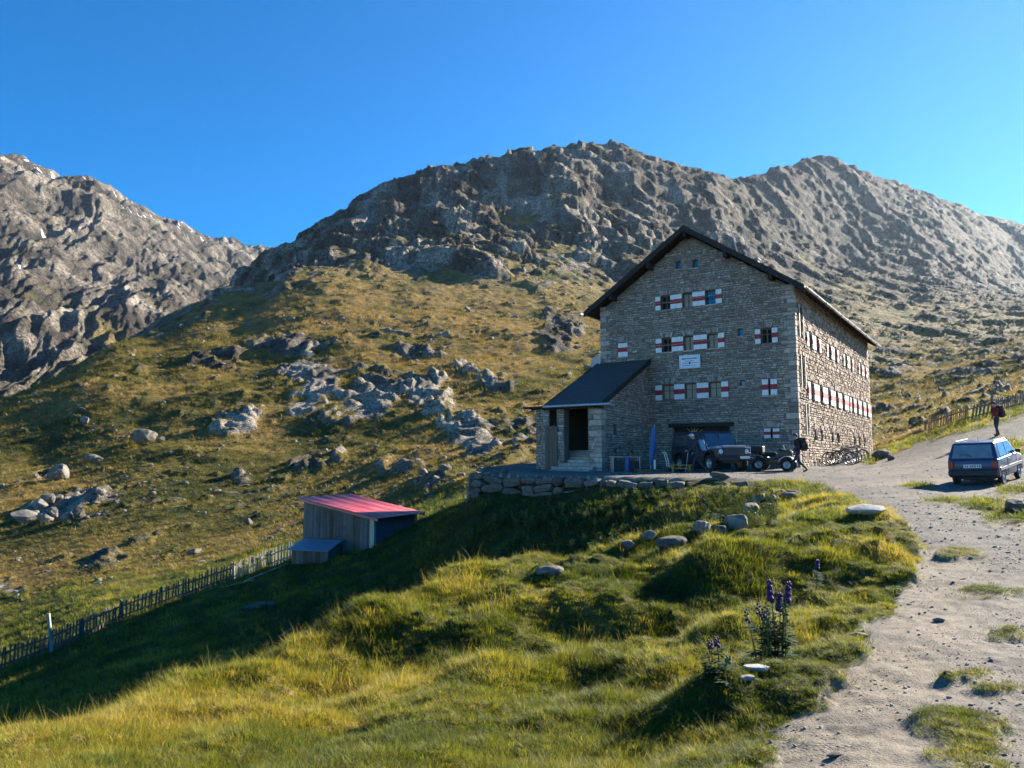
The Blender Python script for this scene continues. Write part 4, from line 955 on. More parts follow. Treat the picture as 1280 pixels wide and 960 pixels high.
EDGE = [(-1.75,40.5),(-1.7,37.0),(-1.55,34.2),(1.05,32.2),(3.7,30.0),(6.4,28.9),(8.6,28.6)]
for i in range(len(EDGE)-1):
    a, b = Vector(EDGE[i]), Vector(EDGE[i+1]); L = (b-a).length; t = (b-a)/L; nrm = Vector((t.y, -t.x)); 
    x = 0.0; fade = {4: .8, 5: .45}.get(i, 1.0)
    while x < L-.15:
        w = min(random.uniform(.38,1.15), L-x+.1); p = a + t*(x+w/2); out = p + nrm*.05
        bot = min(gz(*(p+nrm*.75)), gz(*(p+nrm*.45))) - .12; top = (-.40 if p.y > 34 else -.40-.03*(34-p.y)) + random.uniform(-.10, .02)
        z = top
        while z > bot + .12:
            h = min(random.uniform(.26,.50), z-bot+.08)
            if random.random() < fade or z == top:
                o = bpy.data.objects.new('stone', random.choice(WALLSTONES)); COL.objects.link(o); o.parent = rwall
                lean = .10*(top-z)
                o.location = Vector((out.x + nrm.x*lean, out.y + nrm.y*lean, z-h/2)) - rwall.location
                o.scale = (w*random.uniform(.86,1.05), random.uniform(.40,.75), h*random.uniform(.8,1.06)); o.rotation_euler = (random.uniform(-.1,.1), random.uniform(-.2,.2), math.atan2(t.y, t.x)+random.uniform(-.15,.15))
            z -= h*random.uniform(.96,1.02)
            if z == top: break
        x += w*.98

# ------------------------------------------------------------------ the shed with the red roof
TS = R(22); SU = Vector((math.cos(TS), -math.sin(TS), 0)); SV = Vector((math.sin(TS), math.cos(TS), 0))
SF = Vector((-7.32, 41.3, 0)); SWID, SDEP = 4.55, 4.6           # front corner, plank wall to the left, dark wall to the right
shed = tag(empty('plank_shed', tuple(SF)+() if False else (SF.x, SF.y, -5.0)), 'small grey plank shed with a red sheet metal lean-to roof', 'shed')
def shf(x, y, z): return SF - SU*x + SV*y + Vector((0,0,z)) - Vector((SF.x, SF.y, -5.0))   # x left along planks, y back
zF, zL = -2.74, -1.86
def sh_top(x): return zF + (zL-zF)*x/SWID - .06
random.seed(12)
n = 21
for k in range(n):
    x0, x1 = SWID*k/n, SWID*(k+1)/n; P = SF - SU*(x0+x1)/2; zb = gz(P.x, P.y)-.25
    mb = MB(); o_ = random.uniform(0, .022)
    mb.add([shf(x0+.004,o_,zb), shf(x1-.004,o_,zb), shf(x1-.004,o_,sh_top(x1)), shf(x0+.004,o_,sh_top(x0)), shf(x0+.004,o_+.03,zb), shf(x1-.004,o_+.03,zb), shf(x1-.004,o_+.03,sh_top(x1)), shf(x0+.004,o_+.03,sh_top(x0))], [(0,3,2,1),(4,5,6,7),(0,1,5,4),(1,2,6,5),(2,3,7,6),(3,0,4,7)])
    mb.build('plank', m_wood_pale if k in (0,) else m_wood_brown if k in (1,5,12) else m_wood_grey, shed)
mb = MB(); mb.box((-.02,-.02,-5.6),(.26,.24,-2.84), shf); mb.build('corner_post', m_wood_pale, shed)
mb = MB(); mb.box((.05,.06,-6.2),(SWID-.05,SDEP-.05,-2.96), shf); mb.build('core', m_dark, shed)
m_blue = M('dark_blue_sheet', (.11,.14,.185), .35, 4, .55, .3, .01)
for k in range(3):                                                # blue doors on the right-hand wall
    y0, y1 = .2+k*1.38, .2+(k+1)*1.38-.02; mb = MB(); mb.box((-.03,y0,-5.4),(.02,y1,-2.84), shf); d = mb.build('door', m_blue, shed)
    mb = MB(); mb.box((-.055,y0+.05,-3.7),(-.031,y1-.05,-3.58), shf); mb.box((-.055,y0+.05,-3.06),(-.031,y1-.05,-2.95), shf); mb.build('ledge', m_blue, d)
mb = MB(); mb.box((-.04,SDEP-.26,-4.9),(.16,SDEP,-2.84), shf); mb.build('corner_post', m_wood_pale, shed)
def red_mat():
    t = NT('red_sheet_metal'); n = t.noise(1.2, 4, .6); n2 = t.noise(9, 4, .6)
    c = t.mix(t.mapr(n, .35, .65), (.34,.040,.052), (.45,.11,.125)); c = t.mix(t.mapr(n2, .55, .7, 0, .4), c, (.30,.03,.04))
    return t.set(c, .38, t.bump(n2, .1, .005), 0, .6)
m_redsheet = red_mat()
ncol = 8
for k in range(ncol):                                             # overlapping corrugated sheets
    mb = MB(); y0, y1 = -.30+(SDEP+.6)*k/ncol, -.30+(SDEP+.6)*(k+1)/ncol+.02; m_ = 12; top = []; bot = []
    for j in range(m_+1):
        y = y0+(y1-y0)*j/m_; wv = .012*math.cos(j/m_*2*math.pi*3)+.004*(k%2)
        for x in (-.42, SWID+.25): top.append(shf(x, y, zF+(zL-zF)*x/SWID+.02+wv)); bot.append(shf(x, y, zF+(zL-zF)*x/SWID+.004+wv))
    q = len(top); mb.add(top+bot, [(2*j,2*j+1,2*j+3,2*j+2) for j in range(m_)] + [(q+2*j,q+2*j+2,q+2*j+3,q+2*j+1) for j in range(m_)] + [(2*j,2*j+2,q+2*j+2,q+2*j) for j in range(m_)] + [(2*j+1,q+2*j+1,q+2*j+3,2*j+3) for j in range(m_)] + [(0,q,q+1,1),(2*m_,2*m_+1,q+2*m_+1,q+2*m_)], True)
    mb.build('roof_sheet', m_redsheet, shed)
for y in (-.28, SDEP+.24):
    mb = MB(); mb.add([shf(x, yy, zF+(zL-zF)*x/SWID+dz) for dz in (-.14,-.012) for yy in (y, y+.04) for x in (-.4, SWID+.2)], [(0,1,3,2),(4,6,7,5),(0,4,5,1),(2,3,7,6),(0,2,6,4),(1,5,7,3)])
    mb.build('verge_board', m_redsheet, shed)
# the low log bin leaning on the shed
Pb = SF - SU*3.05 - SV*.85
bin_ = tag(empty('log_bin', (Pb.x, Pb.y, gz(Pb.x, Pb.y)-.1)), 'low wooden bin with a sloping blue-grey lid beside the plank shed', 'bin'); bin_.rotation_euler.z = -TS; bin_.scale = (1.22,1.22,1.22)
random.seed(4)
for k in range(9):
    mb = MB(); x = -.95+k*.21; mb.bbox((x+.004,-.42,0),(x+.206,-.39,.62), .004); mb.build('plank', m_wood_grey if k%3 else m_wood_brown, bin_)
for k in range(4):
    for sx in (-.95, .94): mb = MB(); y = -.39+k*.21; mb.bbox((sx-.015,y+.004,0),(sx+.015,y+.206,.66+.06*k), .004); mb.build('side_plank', m_wood_grey, bin_)
for k in range(5):
    x0 = -1.05+k*.42; mb = MB(); vs = [(x0+.004,-.58,.60),(x0+.416,-.58,.60),(x0+.416,.50,.98),(x0+.004,.50,.98)]; vs += [(a,b,c+.025) for a,b,c in vs]
    mb.add(vs, [(3,2,1,0),(4,5,6,7),(0,1,5,4),(1,2,6,5),(2,3,7,6),(3,0,4,7)]); mb.build('lid_sheet', M('blue_grey_sheet', (.16,.20,.26), .25, 5, .45, .15, .004), bin_)
# planks lying in the grass along the fence
for (u0, v0, u1, v1, w, lab) in ((277,737,318,727,.16,'long pale weathered plank lying in the grass, the left one by the fence'),(305,729,360,707,.15,'pale weathered plank lying along the fence foot near the shed'),(350,800,372,784,.10,'thin grey stick lying on the shaded slope')):
    a, b = gpix(u0, v0), gpix(u1, v1); a.z += .10; b.z += .10; d = (b-a); L = d.length
    mb = MB(); mb.bbox((0,-w/2,-.02),(L,w/2,.02), .006); o = mb.build('plank', m_wood_pale if w > .12 else m_wood_grey); o.location = a; o.rotation_euler = d.to_track_quat('X','Z').to_euler(); tag(o, lab, 'plank')

# ------------------------------------------------------------------ picket fences
def picket_mesh(w, h, th=.025):
    mb = MB(); mb.prism([(-w/2,0),(w/2,0),(w/2,h-.05),(.25*w,h),(-.25*w,h),(-w/2,h-.05)], -th/2, th/2, lambda a, b, d: (a, d, b)); return mb
def fence(name, label, base, h, gap, w, mats, posts, seed, lean=0.0, rails=(.22,.72)):
    random.seed(seed)
    F = tag(empty(name, tuple(base[0])), label, 'fence'); o0 = base[0]
    meshes = [[picket_mesh(w*random.uniform(.8,1.15), h*random.uniform(.92,1.06)).mesh('picket', m) for _ in range(5)] for m in mats]
    tot = 0.0; carry = 0.0
    for i in range(len(base)-1):
        a, b = base[i], base[i+1]; L = (b-a).xy.length; rz = math.atan2(b.y-a.y, b.x-a.x); mi = i if len(mats) > 1 else 0
        x = carry
        while x < L:
            p = a.lerp(b, x/L); o = bpy.data.objects.new('picket', random.choice(meshes[min(mi, len(mats)-1)])); COL.objects.link(o); o.parent = F
            zg = gz(p.x, p.y) if p.y < 62 else p.z
            o.location = Vector((p.x, p.y, zg-.03+random.uniform(-.03,.03))) - o0; o.rotation_euler = (random.uniform(-.05,.05), random.uniform(-.06,.06)+lean, rz)
            x += gap*random.uniform(.88,1.12)
        carry = x-L
        for rh in rails:
            pa, pb = [Vector((q.x, q.y, (gz(q.x,q.y)) + h*rh)) for q in (a, b)]; off = Vector((math.sin(rz), -math.cos(rz), 0))*-.035
            mb = MB(); dd = pb-pa; Lr = dd.length; mb.bbox((-.05,-.018,-.04),(Lr+.05,.018,.04), .006); o = mb.build('rail', mats[min(mi, len(mats)-1)], F); o.location = pa+off-o0; o.rotation_euler = dd.to_track_quat('X','Z').to_euler()
    for (p, ph, r_, m, tl) in posts:
        mb = MB(); mb.tube([(0,0,-.3),(tl*ph*.5,0,ph*.5),(tl*ph,.0,ph)], [r_, r_*.95, r_*.85], 8); o = mb.build('post', m, F); o.location = Vector((p.x, p.y, gz(p.x, p.y))) - o0
    return F
FB = [gpix(*q) for q in [(-40,853),(0,838),(65,815),(100,799),(150,776),(228,748),(292,726),(345,706),(383,694)]]
fence('picket_fence', 'weathered grey picket fence running down the meadow from the shed', FB, .98, .165, .075, [m_wood_grey]*6+[m_wood_pale]*2,  # last two stretches in pale wood, standing in for sunlight on them
      [(FB[2], 1.75, .09, m_wood_pale, -.16), (FB[4], 1.05, .07, m_wood_grey, 0), (FB[5], 1.0, .07, m_wood_grey, .02), (FB[6], .98, .085, m_wood_pale, -.05), (FB[8], .95, .07, m_wood_grey, 0), (FB[3], 1.0, .06, m_wood_grey, .05)], 91)
RB = [gpix(*q, 36.0) for q in [(1157,543),(1180,535),(1210,527),(1240,519),(1268,511),(1300,503),(1340,494)]]
fence('picket_fence', 'leaning grey picket fence climbing the bank above the blue car', RB, 1.02, .30, .12, [m_wood_grey], [(RB[0], .9, .06, m_wood_grey, 0), (RB[3], 1.5, .08, m_wood_grey, .05), (RB[5], 1.5, .08, m_wood_grey, 0)], 92, .25)
# ------------------------------------------------------------------ scattered growth and stones (uncountable: one object each)
def variant_collection(name, meshes):
    c = bpy.data.collections.new(name)
    for k, me in enumerate(meshes):
        o = bpy.data.objects.new('%s_%02d' % (name, k), me); c.objects.link(o)
    return c
def scatter(name, label, cat, X, Y, Z, rot, scl, var, tone, coll):
    me = bpy.data.meshes.new(name); n = len(X)
    me.vertices.add(n); me.vertices.foreach_set('co', np.stack([X, Y, Z], -1).astype(np.float32).reshape(-1))
    a = me.attributes.new('rot', 'FLOAT_VECTOR', 'POINT'); a.data.foreach_set('vector', rot.astype(np.float32).reshape(-1))
    a = me.attributes.new('scl', 'FLOAT_VECTOR', 'POINT'); a.data.foreach_set('vector', scl.astype(np.float32).reshape(-1))
    a = me.attributes.new('var', 'INT', 'POINT'); a.data.foreach_set('value', var.astype(np.int32))
    a = me.attributes.new('tone', 'FLOAT', 'POINT'); a.data.foreach_set('value', tone.astype(np.float32))
    o = bpy.data.objects.new(name, me); COL.objects.link(o)
    g = bpy.data.node_groups.new(name, 'GeometryNodeTree')
    g.interface.new_socket('Geometry', in_out='INPUT', socket_type='NodeSocketGeometry'); g.interface.new_socket('Geometry', in_out='OUTPUT', socket_type='NodeSocketGeometry')
    i = g.nodes.new('NodeGroupInput'); u = g.nodes.new('NodeGroupOutput'); ip = g.nodes.new('GeometryNodeInstanceOnPoints'); ci = g.nodes.new('GeometryNodeCollectionInfo')
    ci.inputs[0].default_value = coll; ci.inputs['Separate Children'].default_value = True; ci.inputs['Reset Children'].default_value = True
    def at(nm, ty):
        q = g.nodes.new('GeometryNodeInputNamedAttribute'); q.data_type = ty; q.inputs[0].default_value = nm; return [s for s in q.outputs if s.enabled][0]
    L = g.links.new
    L(i.outputs[0], ip.inputs['Points']); L(ci.outputs[0], ip.inputs['Instance']); ip.inputs['Pick Instance'].default_value = True
    L(at('var','INT'), ip.inputs['Instance Index']); L(at('rot','FLOAT_VECTOR'), ip.inputs['Rotation']); L(at('scl','FLOAT_VECTOR'), ip.inputs['Scale'])
    L(ip.outputs[0], u.inputs[0])
    o.modifiers.new('scatter', 'NODES').node_group = g
    tag(o, label, cat, kind='stuff'); return o
def leaf_mat(name, stops, transl=.45, rough=.6):
    t = NT(name); tn = t.n.new('ShaderNodeAttribute'); tn.attribute_type = 'INSTANCER'; tn.attribute_name = 'tone'; oi = t.n.new('ShaderNodeObjectInfo')
    v = t.math('ADD', tn.outputs['Fac'], t.math('MULTIPLY', t.math('SUBTRACT', oi.outputs['Random'], .5), .35), True)
    c = t.ramp(v, stops)
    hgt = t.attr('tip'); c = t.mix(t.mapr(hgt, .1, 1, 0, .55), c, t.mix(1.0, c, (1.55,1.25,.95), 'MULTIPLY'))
    t.set(c, rough, None, 0, .25)
    tr = t.n.new('ShaderNodeBsdfTranslucent'); t.link(t.mix(1.0, c, (1.25,1.15,.6), 'MULTIPLY'), tr.inputs[0]); mx = t.n.new('ShaderNodeMixShader'); mx.inputs[0].default_value = transl
    t.link(t.b.outputs[0], mx.inputs[1]); t.link(tr.outputs[0], mx.inputs[2]); t.link(mx.outputs[0], t.out.inputs[0]); return t.m
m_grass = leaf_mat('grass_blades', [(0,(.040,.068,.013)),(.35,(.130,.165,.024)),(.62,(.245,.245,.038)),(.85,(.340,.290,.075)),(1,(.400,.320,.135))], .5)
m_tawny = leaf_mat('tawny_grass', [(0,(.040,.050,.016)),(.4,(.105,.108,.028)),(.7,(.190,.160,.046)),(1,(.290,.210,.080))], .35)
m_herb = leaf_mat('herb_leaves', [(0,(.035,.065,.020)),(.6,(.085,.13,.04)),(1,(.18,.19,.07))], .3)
def tuft_mesh(name, seed, blades, h, spread, width, droop, seg=3, heads=0):
    r = random.Random(seed); vs = []; fs = []; tip = []
    for k in range(blades):
        a = r.uniform(0, 6.283); rr = spread*math.sqrt(r.random()); bx, by = rr*math.cos(a), rr*math.sin(a)
        la = a + r.uniform(-.9, .9); L = h*r.uniform(.55, 1.1); dr = droop*r.uniform(.3, 1.2); w = width*r.uniform(.7,1.2); ta = la+math.pi/2+r.uniform(-.5,.5)
        px, py = math.cos(ta)*w/2, math.sin(ta)*w/2; o = len(vs)
        for s in range(seg):
            t = s/seg; off = dr*L*t*t + .12*L*t; z = L*(t-.25*dr*t*t); ww = 1-t*.75
            cx, cy = bx+math.cos(la)*off, by+math.sin(la)*off
            vs += [(cx-px*ww, cy-py*ww, z-.02), (cx+px*ww, cy+py*ww, z-.02)]; tip += [t, t]
        off = dr*L+.12*L; vs.append((bx+math.cos(la)*off, by+math.sin(la)*off, L*(1-.25*dr)-.02)); tip.append(1)
        for s in range(seg-1): fs.append((o+2*s, o+2*s+1, o+2*s+3, o+2*s+2))
        fs.append((o+2*seg-2, o+2*seg-1, o+2*seg))
    me = bpy.data.meshes.new(name); me.from_pydata(vs, [], fs); me.attributes.new('tip', 'FLOAT', 'POINT').data.foreach_set('value', tip)
    me.materials.append(m_grass); me.update(); return me
TUFTS = [tuft_mesh('turf', 1, 52, .042, .085, .0040, .7), tuft_mesh('turf', 2, 48, .055, .085, .0040, .9),
         tuft_mesh('tall', 3, 36, .082, .075, .0040, .8), tuft_mesh('tall', 4, 32, .10, .07, .0038, 1.0), tuft_mesh('tall', 5, 40, .075, .09, .0044, 1.2),
         tuft_mesh('wiry', 6, 9, .22, .07, .0026, .45)]
FARTUFTS = [tuft_mesh('tussock', 11, 22, .26, .16, .016, .7, 2), tuft_mesh('tussock', 12, 20, .30, .18, .018, .9, 2), tuft_mesh('tussock', 13, 24, .18, .20, .016, .6, 2)]
HILLTUFTS = []
for me in FARTUFTS: q = me.copy(); q.materials.clear(); q.materials.append(m_tawny); HILLTUFTS.append(q)
def herb_mesh(seed, h=.6):
    r = random.Random(seed); vs = []; fs = []; tip = []
    for st in range(r.randint(3, 6)):
        a = r.uniform(0, 6.28); lx, ly = math.cos(a)*r.uniform(.0,.25), math.sin(a)*r.uniform(0,.25); H = h*r.uniform(.6,1.1)
        o = len(vs); w = .008
        for t in (0, 1): vs += [(lx*t-w, ly*t, H*t),(lx*t+w, ly*t, H*t),(lx*t, ly*t+w, H*t)]; tip += [t*.3]*3
        fs += [(o,o+1,o+4,o+3),(o+1,o+2,o+5,o+4),(o+2,o,o+3,o+5)]
        for k in range(r.randint(9, 14)):
            t = r.uniform(.1, 1.0); b = r.uniform(0, 6.28); L = .17*(1.15-t)*r.uniform(.7,1.3)+.04; W = L*.42; d = r.uniform(-.3,.5); o = len(vs)
            c = Vector((lx*t, ly*t, H*t)); u = Vector((math.cos(b), math.sin(b), d)).normalized(); s = Vector((-math.sin(b), math.cos(b), 0))
            for p in (c, c+u*L*.45+s*W/2, c+u*L*.5-Vector((0,0,.02)), c+u*L*.45-s*W/2, c+u*L-Vector((0,0,.05*L))): vs.append(tuple(p)); tip.append(.2)
            fs += [(o,o+1,o+2),(o,o+2,o+3),(o+1,o+4,o+2),(o+2,o+4,o+3)]
    me = bpy.data.meshes.new('herb'); me.from_pydata([tuple(v) for v in vs], [], fs); me.attributes.new('tip', 'FLOAT', 'POINT').data.foreach_set('value', tip); me.materials.append(m_herb); me.update(); return me
HERBS = [herb_mesh(k) for k in range(5)]
c_tuft = variant_collection('meadow_tuft', TUFTS); c_far = variant_collection('slope_tuft', FARTUFTS); c_herb = variant_collection('weed', HERBS); c_hill = variant_collection('hill_tuft', HILLTUFTS)
PEB = []
for k in range(6):
    me = rock_mesh('pebble', 500+k, 1, .5+.1*(k%3), .3); me.materials.append(m_peb); PEB.append(me)
TAL = []
for k in range(6):
    me = rock_mesh('talus', 600+k, 2, .6+.1*(k%3), .3); me.materials.append(m_rock); TAL.append(me)
c_peb = variant_collection('pebble', PEB); c_tal = variant_collection('talus', TAL)
SHED_BOX = (SF, SU, SV)
def blocked(X, Y):
    """inside the lodge, porch, shed or the retaining wall"""
    dx, dy = X-HC.x, Y-HC.y; a = dx*HA.x+dy*HA.y; b = dx*HB.x+dy*HB.y
    q = (a > -.1) & (a < GW+.1) & (b > -.1) & (b < GL+.1); q |= (a > PA0-.15) & (a < 12.4) & (b < .1) & (b > -PD-.8)
    ex, ey = X-SF.x, Y-SF.y; sx = -(ex*SU.x+ey*SU.y); sy = ex*SV.x+ey*SV.y
    return q | ((sx > -.1) & (sx < SWID+.1) & (sy > -.1) & (sy < SDEP+.1))
def sample(n, y0, y1, s0, s1, pw=0.0):
    l = rng.uniform(0, 1, n); Y = y0*(y1/y0)**(l if pw == 0 else l**pw); s = rng.uniform(s0, s1, n); return s*Y, Y
G = lambda arr, X, Y: bilin(arr, S_AX, L_AX, X/Y, np.log(Y))
def place(X, Y, mask):
    X, Y = X[mask], Y[mask]; return X, Y, hz(X, Y)
def angles(n, tilt): return np.stack([rng.normal(0, tilt, n), rng.normal(0, tilt, n), rng.uniform(0, 6.283, n)], -1)
# near meadow
X, Y = sample(80000, 3.0, 17.0, -.78, .70)
gv, dr = G(gravel, X, Y), G(dryn, X, Y)
X, Y, Z = place(X, Y, (rng.uniform(0,1,len(X)) > gv*1.12+.02) & ~blocked(X, Y)); gv, dr = G(gravel, X, Y), G(dryn, X, Y); n = len(X)
nb = fbm(X*.8, Y*.8, 3, 91); U_, V_ = project(X, Y, Z)
tall = np.clip(.30 + .7*nb + .12*sstep(900, 400, U_) - 1.1*sstep(.02, .35, gv) - .5*np.clip(1-(np.interp(V_, _py, _pu)-U_)/110, 0, 1), 0, 1)
var = np.where(rng.uniform(0,1,n) < tall, rng.integers(2, 6, n), rng.integers(0, 2, n))
var = np.where((var == 5) & (rng.uniform(0,1,n) < .55), 3, var)
sc_ = (.65+.55*rng.uniform(0,1,n))*(.75+.5*tall)*np.clip(Y/7, .85, 1.4)
tone = np.clip(dr*.60 + .16*tall + .17*rng.normal(0,1,n) + .0 - .10*(var < 2), 0, 1)
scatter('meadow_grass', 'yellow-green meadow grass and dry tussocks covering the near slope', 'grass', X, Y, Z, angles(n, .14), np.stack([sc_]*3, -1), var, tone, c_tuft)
# middle distance
X, Y = sample(34000, 16.0, 62.0, -.80, .72)
gv = G(gravel, X, Y); X, Y, Z = place(X, Y, (rng.uniform(0,1,len(X)) > gv*1.6) & ~blocked(X, Y)); n = len(X); dr = G(dryn, X, Y)
sc_ = (.45+.55*rng.uniform(0,1,n))*np.clip(Y/26, .75, 1.4)*(1-.6*sstep(-1.6,-.4,G(tsd, X, Y))*(X < 9))
scatter('meadow_grass_beyond', 'coarser grass on the shaded bank and around the yard', 'grass', X, Y, Z, angles(n, .15), np.stack([sc_, sc_, sc_*rng.uniform(.7,1.2,n)], -1), rng.integers(0, 3, n), np.clip(dr*.7+.14*rng.normal(0,1,n)+.06, 0, 1), c_far)
# hillside tussocks
X, Y = sample(60000, 60.0, 330.0, -.76, .76)
rk = G(rock, X, Y); X, Y, Z = place(X, Y, rk < .35); n = len(X); dr = G(dry, X, Y)
sc_ = (.8+1.2*rng.uniform(0,1,n)**2)*np.clip(Y/75, .9, 2.6)
scatter('hillside_grass', 'tawny alpine grass tussocks over the hillside', 'grass', X, Y, Z, angles(n, .12), np.stack([sc_*1.3, sc_*1.3, sc_*.8], -1), rng.integers(0, 3, n), np.clip(dr*.75+.16+.12*rng.normal(0,1,n), 0, 1), c_hill)
# weeds on the shaded bank
X, Y = sample(5200, 15.0, 33.0, -.36, .34); Z0 = hz(X, Y); U_, V_ = project(X, Y, Z0)
X, Y, Z = place(X, Y, (G(gravel, X, Y) < .1) & (fbm(X/2.2, Y/2.2, 2, 95) > .02) & (G(tsd, X, Y) < -.9) & ~blocked(X, Y)); n = len(X)
sc_ = rng.uniform(.28, .75, n)
scatter('weed_growth', 'dark leafy weeds standing on the bank below the terrace wall', 'weeds', X, Y, Z, angles(n, .1), np.stack([sc_]*3, -1), rng.integers(0, 5, n), np.clip(.5+.3*rng.normal(0,1,n), 0, 1), c_herb)
# loose stones on the gravel
X, Y = sample(60000, 3.0, 45.0, .05, .78); gv = G(gravel, X, Y); cl_ = fbm(X*1.2, Y*1.2, 3, 97)
X, Y, Z = place(X, Y, (gv > .35) & (rng.uniform(-.5,.9,len(X)) < cl_-.1+.5*G(coarse, X, Y)) & ~blocked(X, Y)); n = len(X); sz = .008+.040*rng.uniform(0,1,n)**10; sz *= np.clip(Y/8, .8, 1.8)
scatter('gravel_stones', 'loose grey stones strewn over the gravel path', 'gravel', X, Y, Z+sz*.1, angles(n, .3), np.stack([sz*rng.uniform(.8,1.6,n), sz, sz*.8], -1), rng.integers(0, 6, n), rng.uniform(0,1,n), c_peb)
# stones lying on the hillside
X, Y = sample(15000, 58.0, 420.0, -.76, .76); cl_ = fbm(X/14, Y/14, 4, 98); rt = sstep(.02, .25, X/Y)
X, Y, Z = place(X, Y, (rng.uniform(-.7,.8,len(X)) < cl_*1.6 - .32 + .55*rt + .5*G(rock, X, Y)) & ~blocked(X, Y)); n = len(X); sz = (.16+1.0*rng.uniform(0,1,n)**4)*np.clip(Y/120, .6, 2.3)
scatter('hillside_stones', 'countless small grey stones scattered over the hillside', 'stones', X, Y, Z+sz*.05, angles(n, .3), np.stack([sz*rng.uniform(.8,1.7,n), sz, sz*.9], -1), rng.integers(0, 6, n), rng.uniform(0,1,n), c_tal)

# ------------------------------------------------------------------ monkshood clumps beside the path
m_stem = M('plant_stem', (.10,.13,.05), .3, 20, .7, .2, .002); m_fl = M('violet_petals', (.045,.014,.105), .4, 40, .6, .2, .002)
m_leafp = leaf_mat('monkshood_leaf', [(0,(.035,.075,.025)),(1,(.035,.075,.025))], .35)
def monkshood(u, v, stems, label, seed, hs=1.0):
    r = random.Random(seed); P = gpix(u, v); root = tag(empty('monkshood_plant', tuple(P)), label, 'plant', 'purple monkshood by the path')
    for (dx, H, fl) in stems:
        H *= hs; a = r.uniform(0, 6.28); b = Vector((dx, r.uniform(-.14,.14), 0)); top = b + Vector((r.uniform(-.05,.05), r.uniform(-.05,.05), H)); b *= .55; b.z = gz(P.x+b.x, P.y+b.y)-P.z-.03
        mb = MB(); mid = b.lerp(top, .5)+Vector((r.uniform(-.02,.02),0,0)); mb.tube([b, mid, top], [.007,.006,.003], 5); mb.build('stem', m_stem, root)
        mb = MB(); vs = []; fs = []
        for k in range(18 if fl < 2 else 9):
            t = r.uniform(.08, .74); c = b.lerp(top, t); b_ = r.uniform(0, 6.28); L = (.13*(1-t*.75)+.03)*r.uniform(.7,1.2)
            for f_ in (-.75,-.38,0,.38,.75):                       # deeply cut leaf: five narrow fingers
                d_ = Vector((math.cos(b_+f_), math.sin(b_+f_), r.uniform(-.25,.15))); s_ = Vector((-math.sin(b_+f_), math.cos(b_+f_), 0))*L*.11; q = len(vs); ll = L*(1-.3*abs(f_))
                vs += [tuple(c+d_*L*.15), tuple(c+d_*ll*.6+s_), tuple(c+d_*ll), tuple(c+d_*ll*.6-s_)]; fs.append((q,q+1,q+2,q+3))
        mb.add(vs, fs); mb.build('leaves', m_leafp, root)
        mb = MB(); n = 16 if fl == 1 else 10
        for k in range(n):                                          # hooded flowers up the spike
            t = .76 + .25*k/n; c = b.lerp(top, t); b_ = k*2.4; s_ = (.017 if fl == 1 else .010)*(1.25-.6*k/n); d_ = Vector((math.cos(b_), math.sin(b_), 0))
            mb.lathe([(.0,-s_*1.2),(s_*.8,-s_*.8),(s_,0),(s_*.75,s_*.9),(.0,s_*1.4)], c+d_*.014, (d_.x*.4, d_.y*.4, 1), 6)
        mb.build('flower_spike', m_fl if fl == 1 else m_stem if fl == 2 else m_fl, root)
monkshood(968,826,[(-.24,.50,0),(-.17,.62,0),(-.12,.55,0),(-.03,.62,2),(.0,.80,1),(.02,.66,1),(.10,.78,1),(-.06,.50,2),(.07,.60,2),(.14,.62,2),(-.10,.45,2),(.05,.45,2),(.16,.50,2),(.0,.42,2)], 'bushy purple monkshood clump with flower spikes standing beside the path', 5, .86)
monkshood(898,846,[(-.04,.26,0),(.03,.30,0),(.07,.20,2)], 'small withered monkshood left of the flowering clump', 6)
monkshood(1017,738,[(0,.42,1),(.10,.36,2)], 'single purple monkshood spike in the grass behind the bushy clump', 7)
# ------------------------------------------------------------------ vehicles
def paint(name, base, rough=.28, dust=.25):
    t = NT(name); n = t.noise(3, 4, .6); n2 = t.noise(.9, 3, .6)
    c = t.mix(t.mapr(n, .45, .75, 0, dust), base, (.24,.215,.18)); t.b.inputs['Coat Weight'].default_value = .25; t.b.inputs['Coat Roughness'].default_value = .12
    return t.set(c, t.mapr(n2, .3, .7, rough, rough+.15), None, 0, .35)
m_rubber = M('tyre_rubber', (.020,.020,.021), .3, 20, .85, .4, .004); m_steel = M('wheel_steel', (.40,.41,.42), .2, 12, .35, .1, .002, metal=.8); m_plastic = M('black_plastic', (.028,.029,.031), .25, 14, .6, .2, .003)
m_lamp = M('headlamp_glass', (.70,.72,.74), .1, 20, .12, .05, .001, spec=.8); m_tail = M('tail_lamp', (.30,.018,.015), .2, 20, .2, .05, .001, spec=.7); m_plate = M('number_plate', (.66,.66,.63), .08, 20, .4, .05, .001)
m_cglass = M('vehicle_glass', (.045,.055,.065), .2, 3, .06, .02, .001, spec=.9)
m_carblue = paint('dark_blue_paint', (.012,.030,.085), .30, .08); m_roverdark = paint('blue_black_paint', (.012,.020,.034), .35, .12); m_bonnet = paint('pale_grey_bonnet', (.33,.32,.33), .35, .3); m_atv = paint('black_olive_paint', (.030,.032,.026), .45, .3)
